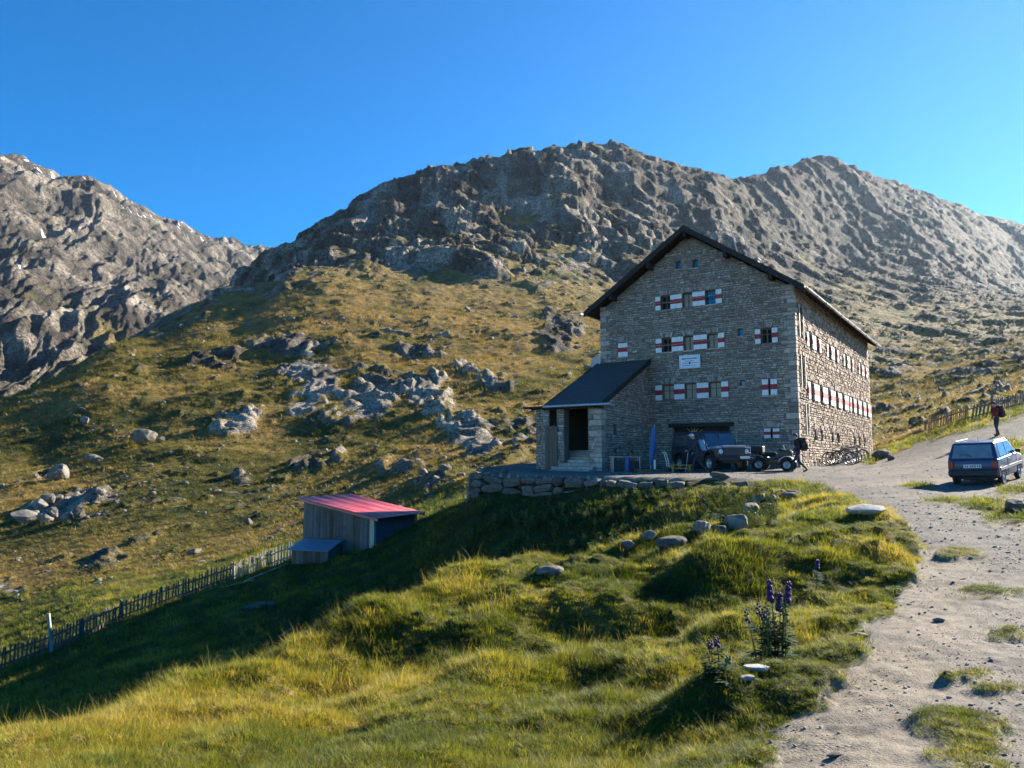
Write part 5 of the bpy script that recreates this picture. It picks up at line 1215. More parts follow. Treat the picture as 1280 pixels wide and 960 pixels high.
def wheel(parent, x, y, r, w, rim_mat=None, side=1):
    mb = MB(); prof = [(r*.58,-w*.40),(r*.80,-w*.5),(r*.95,-w*.46),(r,-w*.30),(r,w*.30),(r*.95,w*.46),(r*.80,w*.5),(r*.58,w*.40)]
    mb.lathe(prof, (x, y, r), (0,1,0), 28)
    for k in range(28):                                            # tread blocks
        a = k*2*math.pi/28; c = Vector((x+math.cos(a)*r, y, r+math.sin(a)*r)); t = Vector((-math.sin(a),0,math.cos(a))); n_ = Vector((math.cos(a),0,math.sin(a)))
        for s in (-1, 1): mb.add([c+t*.02*r*j+Vector((0,s*w*(.04 if i else .30),0))+n_*(.022*r if i2 else -.01) for i2 in (0,1) for j in (-1,1) for i in (0,1)], [(4,5,7,6),(0,1,5,4),(2,6,7,3),(1,3,7,5),(0,4,6,2)])
    wh = mb.build('wheel', m_rubber, parent)
    mb = MB(); o = side*w*.30
    mb.lathe([(0,o+side*.015),(r*.16,o+side*.015),(r*.20,o-side*.01),(r*.42,o-side*.03),(r*.50,o),(r*.60,o+side*.02),(r*.60,-o)], (x, y, r), (0,1,0), 24)
    for k in range(5): a = k*2*math.pi/5; mb.lathe([(0,.012),(.016,.012),(.018,0)], (x+math.cos(a)*r*.3, y+o-side*.01, r+math.sin(a)*r*.3), (0,side,0), 6)
    mb.build('rim', rim_mat or m_steel, wh); return wh
def ground_pose(o, X, Y, heading, half):
    """rest on the terrain: heading is the angle of local +x in plan"""
    c, s = math.cos(heading), math.sin(heading); f = gz(X+c*half, Y+s*half); b = gz(X-c*half, Y-s*half); l = gz(X-s*.7, Y+c*.7); r = gz(X+s*.7, Y-c*.7)
    x = Vector((2*half*c, 2*half*s, f-b)).normalized(); y = Vector((-s*1.4, c*1.4, l-r)); z = x.cross(y).normalized(); y = z.cross(x)
    o.matrix_world = Matrix.Translation((X, Y, (f+b)/2)) @ Matrix((x, y, z)).transposed().to_4x4()
def bevel_obj(o, w, seg=2):
    m = o.modifiers.new('bevel', 'BEVEL'); m.width = w; m.segments = seg; m.limit_method = 'ANGLE'; m.angle_limit = R(28)
    for p in o.data.polygons: p.use_smooth = True
def two_tier(low, up, wl, wu0, wu1, z0, z1):
    """car shell: lower profile at constant half width, greenhouse leaning in"""
    wf = lambda z: wu0+(wu1-wu0)*(z-z0)/(z1-z0)
    lo = MB(); n = len(low); lo.add([(x, -wl, z) for x, z in low]+[(x, wl, z) for x, z in low], [list(range(n)), list(range(n,2*n))[::-1]]+[(i, n+i, n+(i+1)%n, (i+1)%n) for i in range(n)])
    hi = MB(); n = len(up); hi.add([(x, -wf(z), z) for x, z in up]+[(x, wf(z), z) for x, z in up], [list(range(n)), list(range(n,2*n))[::-1]]+[(i, n+i, n+(i+1)%n, (i+1)%n) for i in range(n)])
    return lo, hi, wf
def arch_cut(cx, r, zb, n=8): return [(cx+r*math.cos(math.pi-math.pi*k/n), zb+r*math.sin(math.pi-math.pi*k/n)) for k in range(n+1)]
def pane(parent, name, pts, mat, off):
    v = [Vector(p) for p in pts]; nrm = (v[1]-v[0]).cross(v[2]-v[0]).normalized()*off; mb = MB(); n = len(v)
    mb.add([p for p in v]+[p+nrm for p in v], [list(range(n))[::-1], list(range(n,2*n))]+[(i,(i+1)%n,n+(i+1)%n,n+i) for i in range(n)]); return mb.build(name, mat, parent)

# the small dark blue hatchback seen from behind
car = tag(empty('hatchback_car'), 'small boxy dark blue hatchback parked on the gravel, seen from behind', 'car')
low = [(-1.66,.40),(-1.60,.30)] + arch_cut(-1.08,.32,.30) + [(-.6,.26),(.62,.26)] + arch_cut(1.06,.32,.30) + [(1.55,.30),(1.66,.40),(1.68,.62),(1.62,.80),(.98,.93),(-1.66,.90),(-1.70,.62)]
up = [(-1.66,.89),(.98,.92),(.36,1.40),(.20,1.43),(-1.25,1.44),(-1.42,1.41)]
lo, hi, wf = two_tier(low, up, .735, .735, .60, .90, 1.44)
b = lo.build('body', m_carblue, car); bevel_obj(b, .045, 3); b = hi.build('cabin', m_carblue, car); bevel_obj(b, .05, 3)
def S(x, z, s, e=.004): return (x, s*(wf(z)+e), z)
for s in (-1, 1):
    q = [S(-1.30,.96,s),S(-.50,.96,s),S(-.44,1.36,s),S(-1.16,1.36,s)]; pane(car, 'side_window', q if s < 0 else q[::-1], m_cglass, .004)
    q = [S(-.42,.96,s),S(.72,.96,s),S(.26,1.36,s),S(-.36,1.36,s)]; pane(car, 'side_window', q if s < 0 else q[::-1], m_cglass, .004)
    mb = MB(); mb.bbox((-1.45,min(s*.735,s*.755),.50),(1.45,max(s*.735,s*.755),.60), .006); mb.build('side_moulding', M('grey_moulding', (.24,.24,.24), .2, 10, .5, .1, .002), car)
    mb = MB(); mb.bbox((-.46,min(s*.736,s*.742),.34),(-.445,max(s*.736,s*.742),.88), .001); mb.bbox((.74,min(s*.736,s*.742),.34),(.755,max(s*.736,s*.742),.9), .001); mb.build('door_seam', m_plastic, car)
    mb = MB(); mb.bbox((-.30,min(s*.737,s*.758),.78),(-.14,max(s*.737,s*.758),.81), .005); mb.build('door_handle', m_plastic, car)
    mb = MB(); mb.bbox((.62,min(s*.74,s*.90),.93),(.70,max(s*.74,s*.90),1.05), .02); mb.build('wing_mirror', m_plastic, car)
    mb = MB(); mb.bbox((-1.735,min(s*.56,s*.70),.60),(-1.690,max(s*.56,s*.70),.84), .01); mb.build('tail_light', m_tail, car)
    mb = MB(); mb.tube([(-1.2,s*.56,1.47),(.2,s*.56,1.465)], .018, 6); mb.build('roof_rail', m_plastic, car)
    for x in (-1.08, 1.06): wheel(car, x, s*.66, .275, .15, None, s)
q = [(-1.645,-.60,.94),(-1.645,.60,.94),(-1.465,.53,1.36),(-1.465,-.53,1.36)]; pane(car, 'rear_window', q[::-1], M('rear_glass', (.16,.19,.22), .3, 5, .08, .02, .001, spec=.9), .006)  # lighter base colour carries the sky reflected in the rear window
pane(car, 'windscreen', [(.95,-.62,.95),(.95,.62,.95),(.42,.54,1.37),(.42,-.54,1.37)], m_cglass, .006)
mb = MB(); mb.bbox((-1.80,-.72,.36),(-1.66,.72,.56), .04); mb.build('rear_bumper', m_plastic, car)
mb = MB(); mb.bbox((1.62,-.72,.34),(1.76,.72,.54), .04); mb.build('front_bumper', m_plastic, car)
mb = MB(); mb.bbox((-1.715,-.26,.62),(-1.700,.26,.735), .004); pl = mb.build('number_plate', m_plate, car)
mb = MB(); random.seed(8)
for y, w in ((.20,.045),(.14,.045),(.04,.05),(-.02,.05),(-.08,.05),(-.16,.045),(-.215,.045)): mb.bbox((-1.721,y-w/2+.008,.645),(-1.7155,y+w/2-.008,.71), .001)
o = mb.build('plate_characters', m_ink, pl); o['kind'] = 'stuff'
mb = MB(); mb.tube([(-1.66,0,.99),(-1.69,.1,1.05),(-1.60,.38,1.06)], .010, 5); mb.build('rear_wiper', m_plastic, car)
mb = MB(); mb.tube([(-1.1,-.1,1.44),(-1.16,-.1,1.62)], .006, 5); mb.build('aerial', m_plastic, car)
mb = MB(); mb.bbox((-1.5,-.55,.22),(1.5,.55,.36), .03); mb.build('floor_pan', m_plastic, car)
CARP = at_depth(1219, 604, 25.4); HDG = R(45)
ground_pose(car, CARP[0]+1.6*math.cos(HDG), CARP[1]+1.6*math.sin(HDG), HDG, 1.1)

# the off-road vehicle in front of the gate
suv = tag(empty('off_road_vehicle'), 'dark boxy off-road vehicle with pale bonnet parked before the lodge gate', 'off-road vehicle')
low = [(-2.25,.62),(-2.2,.50)] + arch_cut(-1.42,.48,.50) + [(-.9,.46),(.75,.46)] + arch_cut(1.36,.48,.50) + [(1.95,.52),(2.05,.62),(2.05,1.10),(.92,1.16),(-2.25,1.14)]
up = [(-2.24,1.13),(.92,1.15),(.72,1.82),(.55,1.90),(-2.0,1.93),(-2.2,1.88)]
lo, hi, wf = two_tier(low, up, .87, .87, .74, 1.14, 1.92)
b = lo.build('body', m_roverdark, suv); bevel_obj(b, .03); b = hi.build('cabin', m_roverdark, suv); bevel_obj(b, .05, 3)
mb = MB(); mb.bbox((.90,-.60,1.10),(2.10,.60,1.20), .04); mb.build('bonnet', m_bonnet, suv)  # bonnet and wing tops in a paler colour than the body
for s in (-1, 1):
    mb = MB(); mb.bbox((.95,min(s*.60,s*.885),1.06),(2.07,max(s*.60,s*.885),1.135), .03); mb.build('front_wing', m_bonnet, suv)
    for x0, x1 in ((-2.05,-1.25),(-1.15,-.30),(-.20,.66)):
        q = [S(x0,1.26,s),S(x1,1.26,s),S(min(x1,.60),1.74,s),S(x0,1.74,s)]; pane(suv, 'side_window', q if s < 0 else q[::-1], m_cglass, .004)
    mb = MB(); mb.bbox((.60,min(s*.86,s*1.06),1.24),(.66,max(s*.86,s*1.06),1.44), .02); mb.build('door_mirror', m_plastic, suv)
    mb = MB(); mb.lathe([(0,.05),(.06,.045),(.088,.02),(.092,.0),(.11,.0),(.11,-.02)], (2.06, s*.66, .93), (1,0,0), 20); mb.build('headlight', m_lamp, suv)
    mb = MB(); mb.lathe([(0,.03),(.034,.02),(.036,0)], (2.06, s*.80, .86), (1,0,0), 12); mb.build('indicator', M('amber_lens', (.5,.22,.03), .1, 10, .2), suv)
    for x in (-1.42, 1.36): 
        wheel(suv, x, s*.78, .40, .24, None, s); mb = MB(); pr_ = [(r_*math.cos(a), r_*math.sin(a)) for r_ in (.50,) for a in [math.pi*k/10 for k in range(11)]]
        pr_ = pr_ + [(.455*math.cos(math.pi*k/10), .455*math.sin(math.pi*k/10)) for k in range(10,-1,-1)]
        mb.prism([(x+a, .48+c) for a, c in pr_], min(s*.865,s*.93), max(s*.865,s*.93)); mb.build('wheel_arch', m_plastic, suv)
mb = MB(); mb.bbox((2.05,-.55,.74),(2.085,.55,1.10), .01); g_ = mb.build('grille', m_plastic, suv)
for k in range(6): mb = MB(); mb.bbox((2.085,-.52,.775+k*.052),(2.10,.52,.80+k*.052), .004); mb.build('grille_bar', M('grille_grey', (.10,.10,.11), .2, 10, .5), g_)
mb = MB(); mb.bbox((2.10,-.86,.52),(2.26,.86,.66), .03); mb.build('front_bumper', m_plastic, suv); mb = MB(); mb.bbox((2.262,.18,.60),(2.274,.66,.71), .004); mb.build('number_plate', m_plate, suv)
q = [(.915,-.74,1.22),(.915,.74,1.22),(.735,.68,1.78),(.735,-.68,1.78)]; pane(suv, 'windscreen', q, M('blue_reflecting_glass', (.05,.07,.11), .2, 3, .05, .02, .001, spec=1.0), .008)
mb = MB(); mb.bbox((.82,-.02,1.2),(.86,.02,1.82), .006); mb.build('screen_divider', m_roverdark, suv)
mb = MB(); mb.lathe([(0,.08),(.2,.08),(.37,.05),(.40,-.04),(.37,-.12),(.1,-.12)], (-2.30,.1,1.10), (-1,0,0), 24); mb.build('spare_wheel', m_rubber, suv)
mb = MB(); mb.tube([(1.0,.82,1.16),(1.0,.82,2.0)], .007, 5); mb.build('aerial', m_steel, suv)
mb = MB(); mb.bbox((-2.0,-.5,.40),(1.95,.5,.58), .03); mb.build('chassis', m_plastic, suv)
ground_pose(suv, 9.45, 36.75, R(-74), 1.4)

# the quad bike
atv = tag(empty('quad_bike'), 'black quad bike with knobbly tyres parked right of the off-road vehicle', 'quad bike')
for s in (-1, 1):
    wheel(atv, -.62, s*.44, .30, .26, None, s); wheel(atv, .64, s*.45, .29, .21, None, s)
    for x, r in ((.64,.40),(-.62,.42)):
        mb = MB(); n = 8; o_ = [(x+r*math.cos(.35+2.4*k/n), .30+r*math.sin(.35+2.4*k/n)) for k in range(n+1)]; i_ = [(x+(r-.03)*math.cos(.35+2.4*k/n), .30+(r-.03)*math.sin(.35+2.4*k/n)) for k in range(n,-1,-1)]
        mb.prism(o_+i_, min(s*.24,s*.60), max(s*.24,s*.60)); mb.build('fender', M('fender_highlight', (.60,.60,.60), .1, 8, .4) if (s < 0 and x > 0) else m_atv, atv)  # one front fender white: a highlight put into its colour
    mb = MB(); mb.tube([(.38,s*.02,.95),(.30,s*.2,1.02),(.22,s*.40,1.0)], .016, 6); hbar = mb.build('handlebar', m_plastic, atv); mb = MB(); mb.tube([(.23,s*.28,1.012),(.21,s*.43,1.0)], .024, 8); mb.build('grip', m_rubber, hbar)
    mb = MB(); mb.lathe([(0,.03),(.06,.02),(.065,-.03)], (.90,s*.18,.66), (1,0,0), 14); mb.build('headlight', m_lamp, atv)
    mb = MB(); mb.bbox((-.25,min(s*.22,s*.46),.26),(.30,max(s*.22,s*.46),.30), .01); mb.build('footrest', m_plastic, atv)
mb = MB(); mb.bbox((-.75,-.2,.30),(.85,.2,.62), .08); mb.bbox((.0,-.15,.55),(.55,.15,.80), .06); mb.build('engine_body', m_atv, atv)
mb = MB(); mb.bbox((.22,-.20,.60),(.82,.20,.98), .10); mb.build('cowl', m_atv, atv)
mb = MB(); mb.bbox((-.72,-.17,.66),(.10,.17,.88), .06); mb.build('seat', m_rubber, atv)
mb = MB(); mb.tube([(.45,0,.75),(.36,0,.98)], .03, 8); mb.build('steering_column', m_plastic, atv)
for x0, x1, z in ((.45,1.0,.80),(-1.05,-.45,.82)):
    mb = MB()
    for k in range(5): y = -.28+k*.14; mb.tube([(x0,y,z),(x1,y,z)], .010, 5)
    for x in (x0, x1): mb.tube([(x,-.30,z),(x,.30,z)], .012, 5)
    mb.build('luggage_rack', m_plastic, atv)
mb = MB(); mb.bbox((-1.02,-.28,.84),(-.48,.28,1.16), .04); mb.build('cargo_box', m_plastic, atv)
mb = MB(); vs = [(.50,-.22,.92),(.50,.22,.92),(.40,.18,1.20),(.40,-.18,1.20)]; pane(atv, 'wind_shield', vs, m_cglass, .008)
ground_pose(atv, 12.35, 36.3, R(-30), .7)

# bicycles in a row against the sunny wall
m_bike = [M('bike_black', (.02,.02,.022), .2, 8, .4), M('bike_grey', (.20,.21,.22), .2, 8, .4), M('bike_blue', (.03,.07,.16), .2, 8, .4)]
def bicycle(P, heading, lean, label, mt):
    t = tag(empty('bicycle', tuple(P)), label, 'bicycle', 'bicycles leaning at the lodge side wall'); t.rotation_euler = (lean, 0, heading)
    for x in (-.52, .56):
        mb = MB(); mb.lathe([(.355*1+.022*math.cos(a), .022*math.sin(a)) for a in [k*math.pi/4 for k in range(9)]], (x,0,.36), (0,1,0), 28); w = mb.build('wheel', m_rubber, t)
        mb = MB(); mb.lathe([(.325,-.012),(.335,0),(.325,.012),(.315,0),(.325,-.012)], (x,0,.36), (0,1,0), 24); mb.lathe([(0,-.04),(.03,-.04),(.03,.04),(0,.04)], (x,0,.36), (0,1,0), 10)
        for k in range(14): a = k*math.pi/7; mb.tube([(x,.02*(-1)**k,.36),(x+.325*math.cos(a),0,.36+.325*math.sin(a))], .0022, 3, False)
        mb.build('spokes', m_steel, w)
    mb = MB(); BB = (-.08,0,.30); ST = (-.24,0,.78); HT = (.36,0,.82); HB_ = (.40,0,.66)
    for a, b_, r in ((BB,ST,.016),(BB,HB_,.022),(ST,HT,.017),(HT,HB_,.02),(BB,(-.52,.05,.36),.011),(BB,(-.52,-.05,.36),.011),((-.24,0,.74),(-.52,.05,.36),.009),((-.24,0,.74),(-.52,-.05,.36),.009)): mb.tube([a, b_], r, 6)
    mb.build('frame', mt, t)
    mb = MB(); mb.tube([HB_, (.46,.055,.55), (.56,.055,.36)], .015, 6); mb.tube([HB_, (.46,-.055,.55), (.56,-.055,.36)], .015, 6); mb.build('fork', m_plastic, t)
    mb = MB(); mb.tube([HT, (.33,0,.95)], .014, 6); mb.tube([(.30,-.34,.98),(.36,-.1,.95),(.36,.1,.95),(.30,.34,.98)], .013, 6); mb.build('handlebar', m_plastic, t)
    mb = MB(); mb.tube([ST, (-.28,0,.93)], .013, 6); mb.bbox((-.42,-.07,.93),(-.14,.07,.98), .025); mb.build('saddle', m_plastic, t)
    mb = MB(); mb.lathe([(.06,-.05),(.095,-.05),(.095,-.04),(.06,-.04)], BB, (0,1,0), 16); mb.tube([(-.08,-.06,.30),(.04,-.06,.18)], .01, 5); mb.tube([(-.08,.06,.30),(-.20,.06,.42)], .01, 5); mb.bbox((.0,-.15,.165),(.08,-.06,.19), .005); mb.build('crank', m_steel, t)
for k in range(6):
    p = sfr(4.3+k*.95, 0, 1.05); P = (p.x, p.y, gz(p.x, p.y)); n_ = ('first','second','third','fourth','fifth','sixth')[k]
    bicycle(P, math.atan2(HA.y, HA.x)+R(24+6*(k%3)), R(10 if k%2 else -8), '%s bicycle counted from the lodge corner along the sunny wall' % n_, m_bike[k%3])

# ------------------------------------------------------------------ people
def fabric(name, c, var=.3): return M(name, c, var, 18, .9, .4, .008)
m_skin = M('skin', (.45,.27,.19), .12, 25, .55, .1, .002); m_hair_d = M('dark_hair', (.035,.024,.018), .3, 40, .7, .4, .003); m_hair_b = M('fair_hair', (.42,.30,.15), .25, 40, .7, .4, .003)
def person(label, P, heading, top, legs, boots, hair, joints, cap=None, scale=1.0):
    """one continuous skinned body; local +x is forward"""
    J = joints; V = []; E = []; Rr = []; tagv = []
    def add(p, r, prev=None):
        V.append(Vector(p)); Rr.append(r)
        if prev is not None: E.append((prev, len(V)-1))
        return len(V)-1
    pel = add(J['pelvis'], (.150,.115)); ch = Vector(J['chest']); pv = Vector(J['pelvis'])
    wst = add(pv.lerp(ch, .42), (.135,.105), pel); cst = add(ch, (.165,.120), wst); nk = add(Vector(J['neck']), (.062,.062), cst)
    hd = Vector(J['head']); nd = Vector(J['neck']); h0 = add(nd.lerp(hd, .45), (.066,.070), nk); h1 = add(hd, (.080,.096), h0); h2 = add(hd+(hd-nd).normalized()*.085, (.062,.075), h1)
    seg = {'top': [(pv.lerp(ch,.15), ch), (ch, nd)], 'skin': [(nd, hd+(hd-nd).normalized()*.15)], 'legs': [], 'boots': []}
    for s in ('l', 'r'):
        sh = add(J['sh_'+s], (.072,.072), cst); el = add(J['el_'+s], (.050,.050), sh); wr = add(J['wr_'+s], (.032,.036), el)
        w = Vector(J['wr_'+s]); d = (w-Vector(J['el_'+s])).normalized(); palm = add(w+d*.055, (.028,.036), wr)
        side = d.cross(Vector((1,0,.2))).normalized(); crl = d.cross(side)
        for k, (o_, L) in enumerate(((-.030,.062),(-.010,.074),(.010,.070),(.028,.055))):
            k1 = add(w+d*.09+side*o_, .0095, palm); k2 = add(w+d*(.09+L*.5)+side*o_+crl*.012, .0088, k1); add(w+d*(.09+L*.85)+side*o_+crl*.034, .0075, k2)
        t1 = add(w+d*.045+side*.042+crl*.012, .011, palm); add(w+d*.085+side*.052+crl*.026, .009, t1)
        seg['top'] += [(Vector(J['sh_'+s]), w-d*.02)]; seg['skin'].append((w+d*.02, w+d*.16))
        hp = add(J['hip_'+s], (.098,.100), pel); kn = add(J['kn_'+s], (.066,.068), hp); mid = Vector(J['kn_'+s]).lerp(Vector(J['an_'+s]), .4); cf = add(mid, (.060,.064), kn); an = add(J['an_'+s], (.046,.050), cf)
        a = Vector(J['an_'+s]); f = Vector(J.get('dir_'+s, (1,0,-.15))).normalized(); hl = add(a-Vector((0,0,.05))-f*.03, (.042,.040), an); bl = add(a-Vector((0,0,.055))+f*.11, (.044,.034), hl); add(a-Vector((0,0,.062))+f*.185, (.036,.026), bl)
        seg['legs'] += [(Vector(J['hip_'+s]), a+Vector((0,0,.10)))]; seg['boots'] += [(a+Vector((0,0,.06)), a-Vector((0,0,.05))), (a-Vector((0,0,.05)), a-Vector((0,0,.06))+f*.2)]
    seg['legs'].append((pv-Vector((0,0,.1)), pv+Vector((0,0,.02))))
    me = bpy.data.meshes.new('person'); me.from_pydata([tuple(v) for v in V], E, []); ob = bpy.data.objects.new('person', me); COL.objects.link(ob)
    sk = ob.modifiers.new('skin', 'SKIN'); sk.use_smooth_shade = True; sk.branch_smoothing = .6
    for q, r in zip(me.skin_vertices[0].data, Rr): q.radius = r if isinstance(r, tuple) else (r, r)
    me.skin_vertices[0].data[0].use_root = True
    ob.modifiers.new('sub', 'SUBSURF').levels = 2; ob.modifiers['sub'].render_levels = 2
    bpy.context.view_layer.update()
    m2 = bpy.data.meshes.new_from_object(ob.evaluated_get(bpy.context.evaluated_depsgraph_get())); bpy.data.objects.remove(ob); m2.name = 'person'
    m2.materials.clear(); names = ['top','skin','legs','boots']
    for m in (top, m_skin, legs, boots): m2.materials.append(m)
    def sd(p, a, b): d = b-a; t = max(0, min(1, (p-a).dot(d)/max(d.length_squared, 1e-9))); return (p-a-d*t).length
    for p in m2.polygons:
        c = p.center; best = min(names, key=lambda k: min(sd(c, *q) for q in seg[k])); p.material_index = names.index(best); p.use_smooth = True
    o = bpy.data.objects.new('person', m2); COL.objects.link(o); o.location = P; o.rotation_euler.z = heading; o.scale = (scale,)*3
    tag(o, label, 'person')
    f = Vector((1,0,0)); hc = hd + (hd-nd).normalized()*.02
    mb = MB(); bm = bmesh.new(); bmesh.ops.create_icosphere(bm, subdivisions=2, radius=1.0)
    for v in list(bm.verts):
        if v.co.z < -.25 and v.co.x > -.1: pass
        v.co = Vector((v.co.x*.112-.018, v.co.y*.095, v.co.z*.115+.045 if v.co.x < .35 else max(v.co.z, .35)*.115+.045))
        v.co *= 1+random.uniform(-.03,.03)
    mb.bm(bm, lambda x, y, z: hc+Vector((x,y,z)), True); mb.build('hair', hair, o)
    mb = MB(); bm = bmesh.new(); bmesh.ops.create_cone(bm, segments=6, radius1=.016, radius2=.007, depth=.05, cap_ends=True); mb.bm(bm, lambda x, y, z: hc+Vector((.098+(-z)*.35, y, z-.008)), True); mb.build('nose', m_skin, o)
    for s in (-1, 1):
        mb = MB(); mb.lathe([(0,.01),(.022,.008),(.028,0),(.018,-.008)], hc+Vector((.0,s*.085,-.005)), (0,s,0), 10); mb.build('ear', m_skin, o)
        mb = MB(); mb.lathe([(0,.006),(.009,.004),(.011,0)], hc+Vector((.088,s*.032,.018)), (1,0,0), 8); mb.build('eye', m_dark, o)
    mb = MB(); mb.cbox((0,0,0), (.008,.045,.010), lambda x, y, z: hc+Vector((.089+x, y, -.055+z))); mb.build('mouth', M('lips', (.30,.12,.10), .1, 20, .5), o)
    if cap:
        mb = MB(); mb.lathe([(.118,.03),(.116,.07),(.09,.125),(.0,.145)], hc+Vector((-.01,0,.0)), (0,0,1), 18); mb.add([hc+Vector(p) for p in ((.06,-.09,.055),(.19,-.06,.045),(.205,0,.043),(.19,.06,.045),(.06,.09,.055),(.06,-.09,.065),(.19,-.06,.055),(.205,0,.053),(.19,.06,.055),(.06,.09,.065))], [(4,3,2,1,0),(5,6,7,8,9),(0,1,6,5),(1,2,7,6),(2,3,8,7),(3,4,9,8)])
        mb.build('cap', cap, o)
    return o
def rucksack(label, P, heading, c, mat, mat2, lean=.15):
    t = tag(empty('backpack', tuple(P), heading), label, 'backpack'); cx, cz = c
    def f(x, y, z): return (cx+x-z*(-math.sin(lean))*1.0, y, cz+z)
    mb = MB(); mb.bbox((-.26,-.155,-.27),(0,.155,.27), .07, f); mb.build('main_bag', mat, t)
    mb = MB(); mb.bbox((-.27,-.15,.20),(.03,.15,.33), .05, f); mb.build('lid', mat2, t)
    mb = MB(); mb.bbox((-.33,-.11,-.22),(-.25,.11,.08), .035, f); mb.build('front_pocket', mat2, t)
    for s in (-1, 1):
        mb = MB(); mb.tube([f(-.02,s*.09,.24), f(.14,s*.11,.26), f(.21,s*.12,.05), f(.08,s*.15,-.2), f(-.02,s*.13,-.22)], [.022,.026,.026,.02,.014], 7); mb.build('strap', mat2, t)
        mb = MB(); mb.bbox((-.18,min(s*.15,s*.20),-.24),(-.06,max(s*.15,s*.20),-.02), .02, f); mb.build('side_pocket', mat, t)
    return t
def walk(stride=.36, lean=.12, arm=.30, h=1.0, bend=0.0):
    x = math.sin(lean)
    return dict(pelvis=(0,0,.93*h), chest=(.32*x,0,1.32*h), neck=(.50*x,0,1.49*h), head=(.50*x+.05+bend*.06,0,1.60*h-bend*.03),
        sh_l=(.40*x,.19,1.40*h), sh_r=(.40*x,-.19,1.40*h), el_l=(.40*x+arm*.25,.25,1.13*h), el_r=(.40*x-arm*.45,-.25,1.13*h), wr_l=(.40*x+arm*.95,.22,.98*h), wr_r=(.40*x+arm*.1,-.25,.90*h),
        hip_l=(0,.10,.88*h), hip_r=(0,-.10,.88*h), kn_l=(stride*.62,.11,.50*h), kn_r=(-stride*.15,-.11,.48*h), an_l=(stride*.80,.11,.10), an_r=(-stride*1.0,-.11,.135), dir_l=(1,.1,.05), dir_r=(.95,-.1,-.30))
m_blk = fabric('black_softshell', (.020,.021,.024)); m_navy = fabric('navy_trousers', (.028,.032,.048)); m_redj = fabric('red_jacket', (.19,.022,.025)); m_grey = fabric('charcoal_trousers', (.05,.052,.058)); m_boot = M('leather_boots', (.07,.045,.03), .3, 20, .7, .3, .004)
m_lb = fabric('light_blue_nylon', (.14,.30,.46)); m_bp = fabric('black_nylon', (.022,.022,.026)); m_mar = fabric('maroon_nylon', (.10,.020,.035)); m_capw = fabric('white_cap', (.62,.60,.55)); m_dblue = fabric('dark_blue_fleece', (.03,.04,.07))
def stand(u, Y):
    X = (u-640)/F_PX*Y/ (CP) * 1.0; d = ray(u, 588); X = d[0]*Y/d[1]; return Vector((X, Y, gz(X, Y)))
P1 = stand(873, 34.4); person('hiker in dark clothes and pale cap walking left before the off-road vehicle', P1, R(176), m_dblue, m_navy, m_boot, m_hair_b, walk(.34,.30,.40,1.0,1.0), m_capw)
rucksack('light blue backpack on the hiker in front of the off-road vehicle', P1, R(176), (-.06,1.22), m_lb, m_dblue, .30)
for s, (tx, bx) in ((1,(.46,.62)), (-1,(.12,-.46))):
    t = tag(empty('trekking_pole', tuple(P1), R(176)), 'thin silver trekking pole held %s the hiker with light blue pack' % ('ahead of' if s > 0 else 'trailing behind'), 'trekking pole')
    top = Vector((tx, s*.24, .98 if s > 0 else .90)); bot = Vector((bx, s*.30, .0)); c, sn = math.cos(R(176)), math.sin(R(176)); wp = P1+Vector((c*bx-sn*s*.3, sn*bx+c*s*.3, 0)); bot.z = gz(wp.x, wp.y)-P1.z
    mb = MB(); mb.tube([top, bot], [.010,.008], 6); mb.build('shaft', m_steel, t); mb = MB(); d = (bot-top).normalized(); mb.tube([top-d*.12, top+d*.04], .016, 7); mb.build('grip', m_plastic, t); mb = MB(); mb.lathe([(.008,0),(.04,.004),(.04,.010),(.008,.012)], bot-d*.07, d, 12); mb.build('basket', m_plastic, t)
P2 = stand(998.5, 35.3); person('hiker in black with long strides walking left at the lodge corner', P2, R(182), m_blk, m_navy, m_boot, m_hair_d, walk(.42,.14,.30))
rucksack('black backpack on the hiker striding past the lodge corner', P2, R(182), (-.10,1.24), m_bp, m_bp, .14)
P3 = gpix(1247, 545, 30.0); person('hiker in a dark red jacket walking down the track behind the blue car', P3, R(186), m_redj, m_grey, m_boot, m_hair_d, walk(.16,.16,.22), m_mar)
rucksack('dark maroon backpack on the hiker in the red jacket', P3, R(186), (-.10,1.22), m_mar, m_bp, .16)

# ------------------------------------------------------------------ things on the terrace
def on_terrace(u, Y): d = ray(u, 588); X = d[0]*Y/d[1]; return Vector((X, Y, gz(X, Y)))
P = on_terrace(851, 36.0); bench = tag(empty('bench', tuple(P), R(4)), 'low bench with a yellow wooden seat on the terrace', 'bench')
m_yel = M('yellow_wood', (.52,.29,.055), .2, 6, .6, .2, .004, stretch=(2,12,12))
for k in range(2): mb = MB(); mb.bbox((-.50,-.17+k*.18,.30),(.50,-.01+k*.18,.345), .008); mb.build('seat_board', m_yel, bench)
for x in (-.40,.40):
    mb = MB(); mb.bbox((x-.03,-.14,0),(x+.03,.14,.30), .006); mb.build('leg', m_yel, bench)
mb = MB(); mb.bbox((-.40,-.02,.14),(.40,.02,.20), .006); mb.build('stretcher', m_yel, bench)
P = on_terrace(813, 37.2); par = tag(empty('closed_parasol', tuple(P)), 'tall closed blue parasol leaning slightly on the terrace', 'parasol'); par.rotation_euler.y = R(6)
mb = MB(); mb.lathe([(.035,.28),(.075,.42),(.13,.62),(.145,1.2),(.13,1.8),(.10,2.12),(.05,2.2),(0,2.22)], (0,0,0), (0,0,1), 9); mb.build('folded_canopy', M('parasol_blue_cloth', (.060,.13,.30), .25, 10, .85, .4, .01, stretch=(3,3,.6)), par)
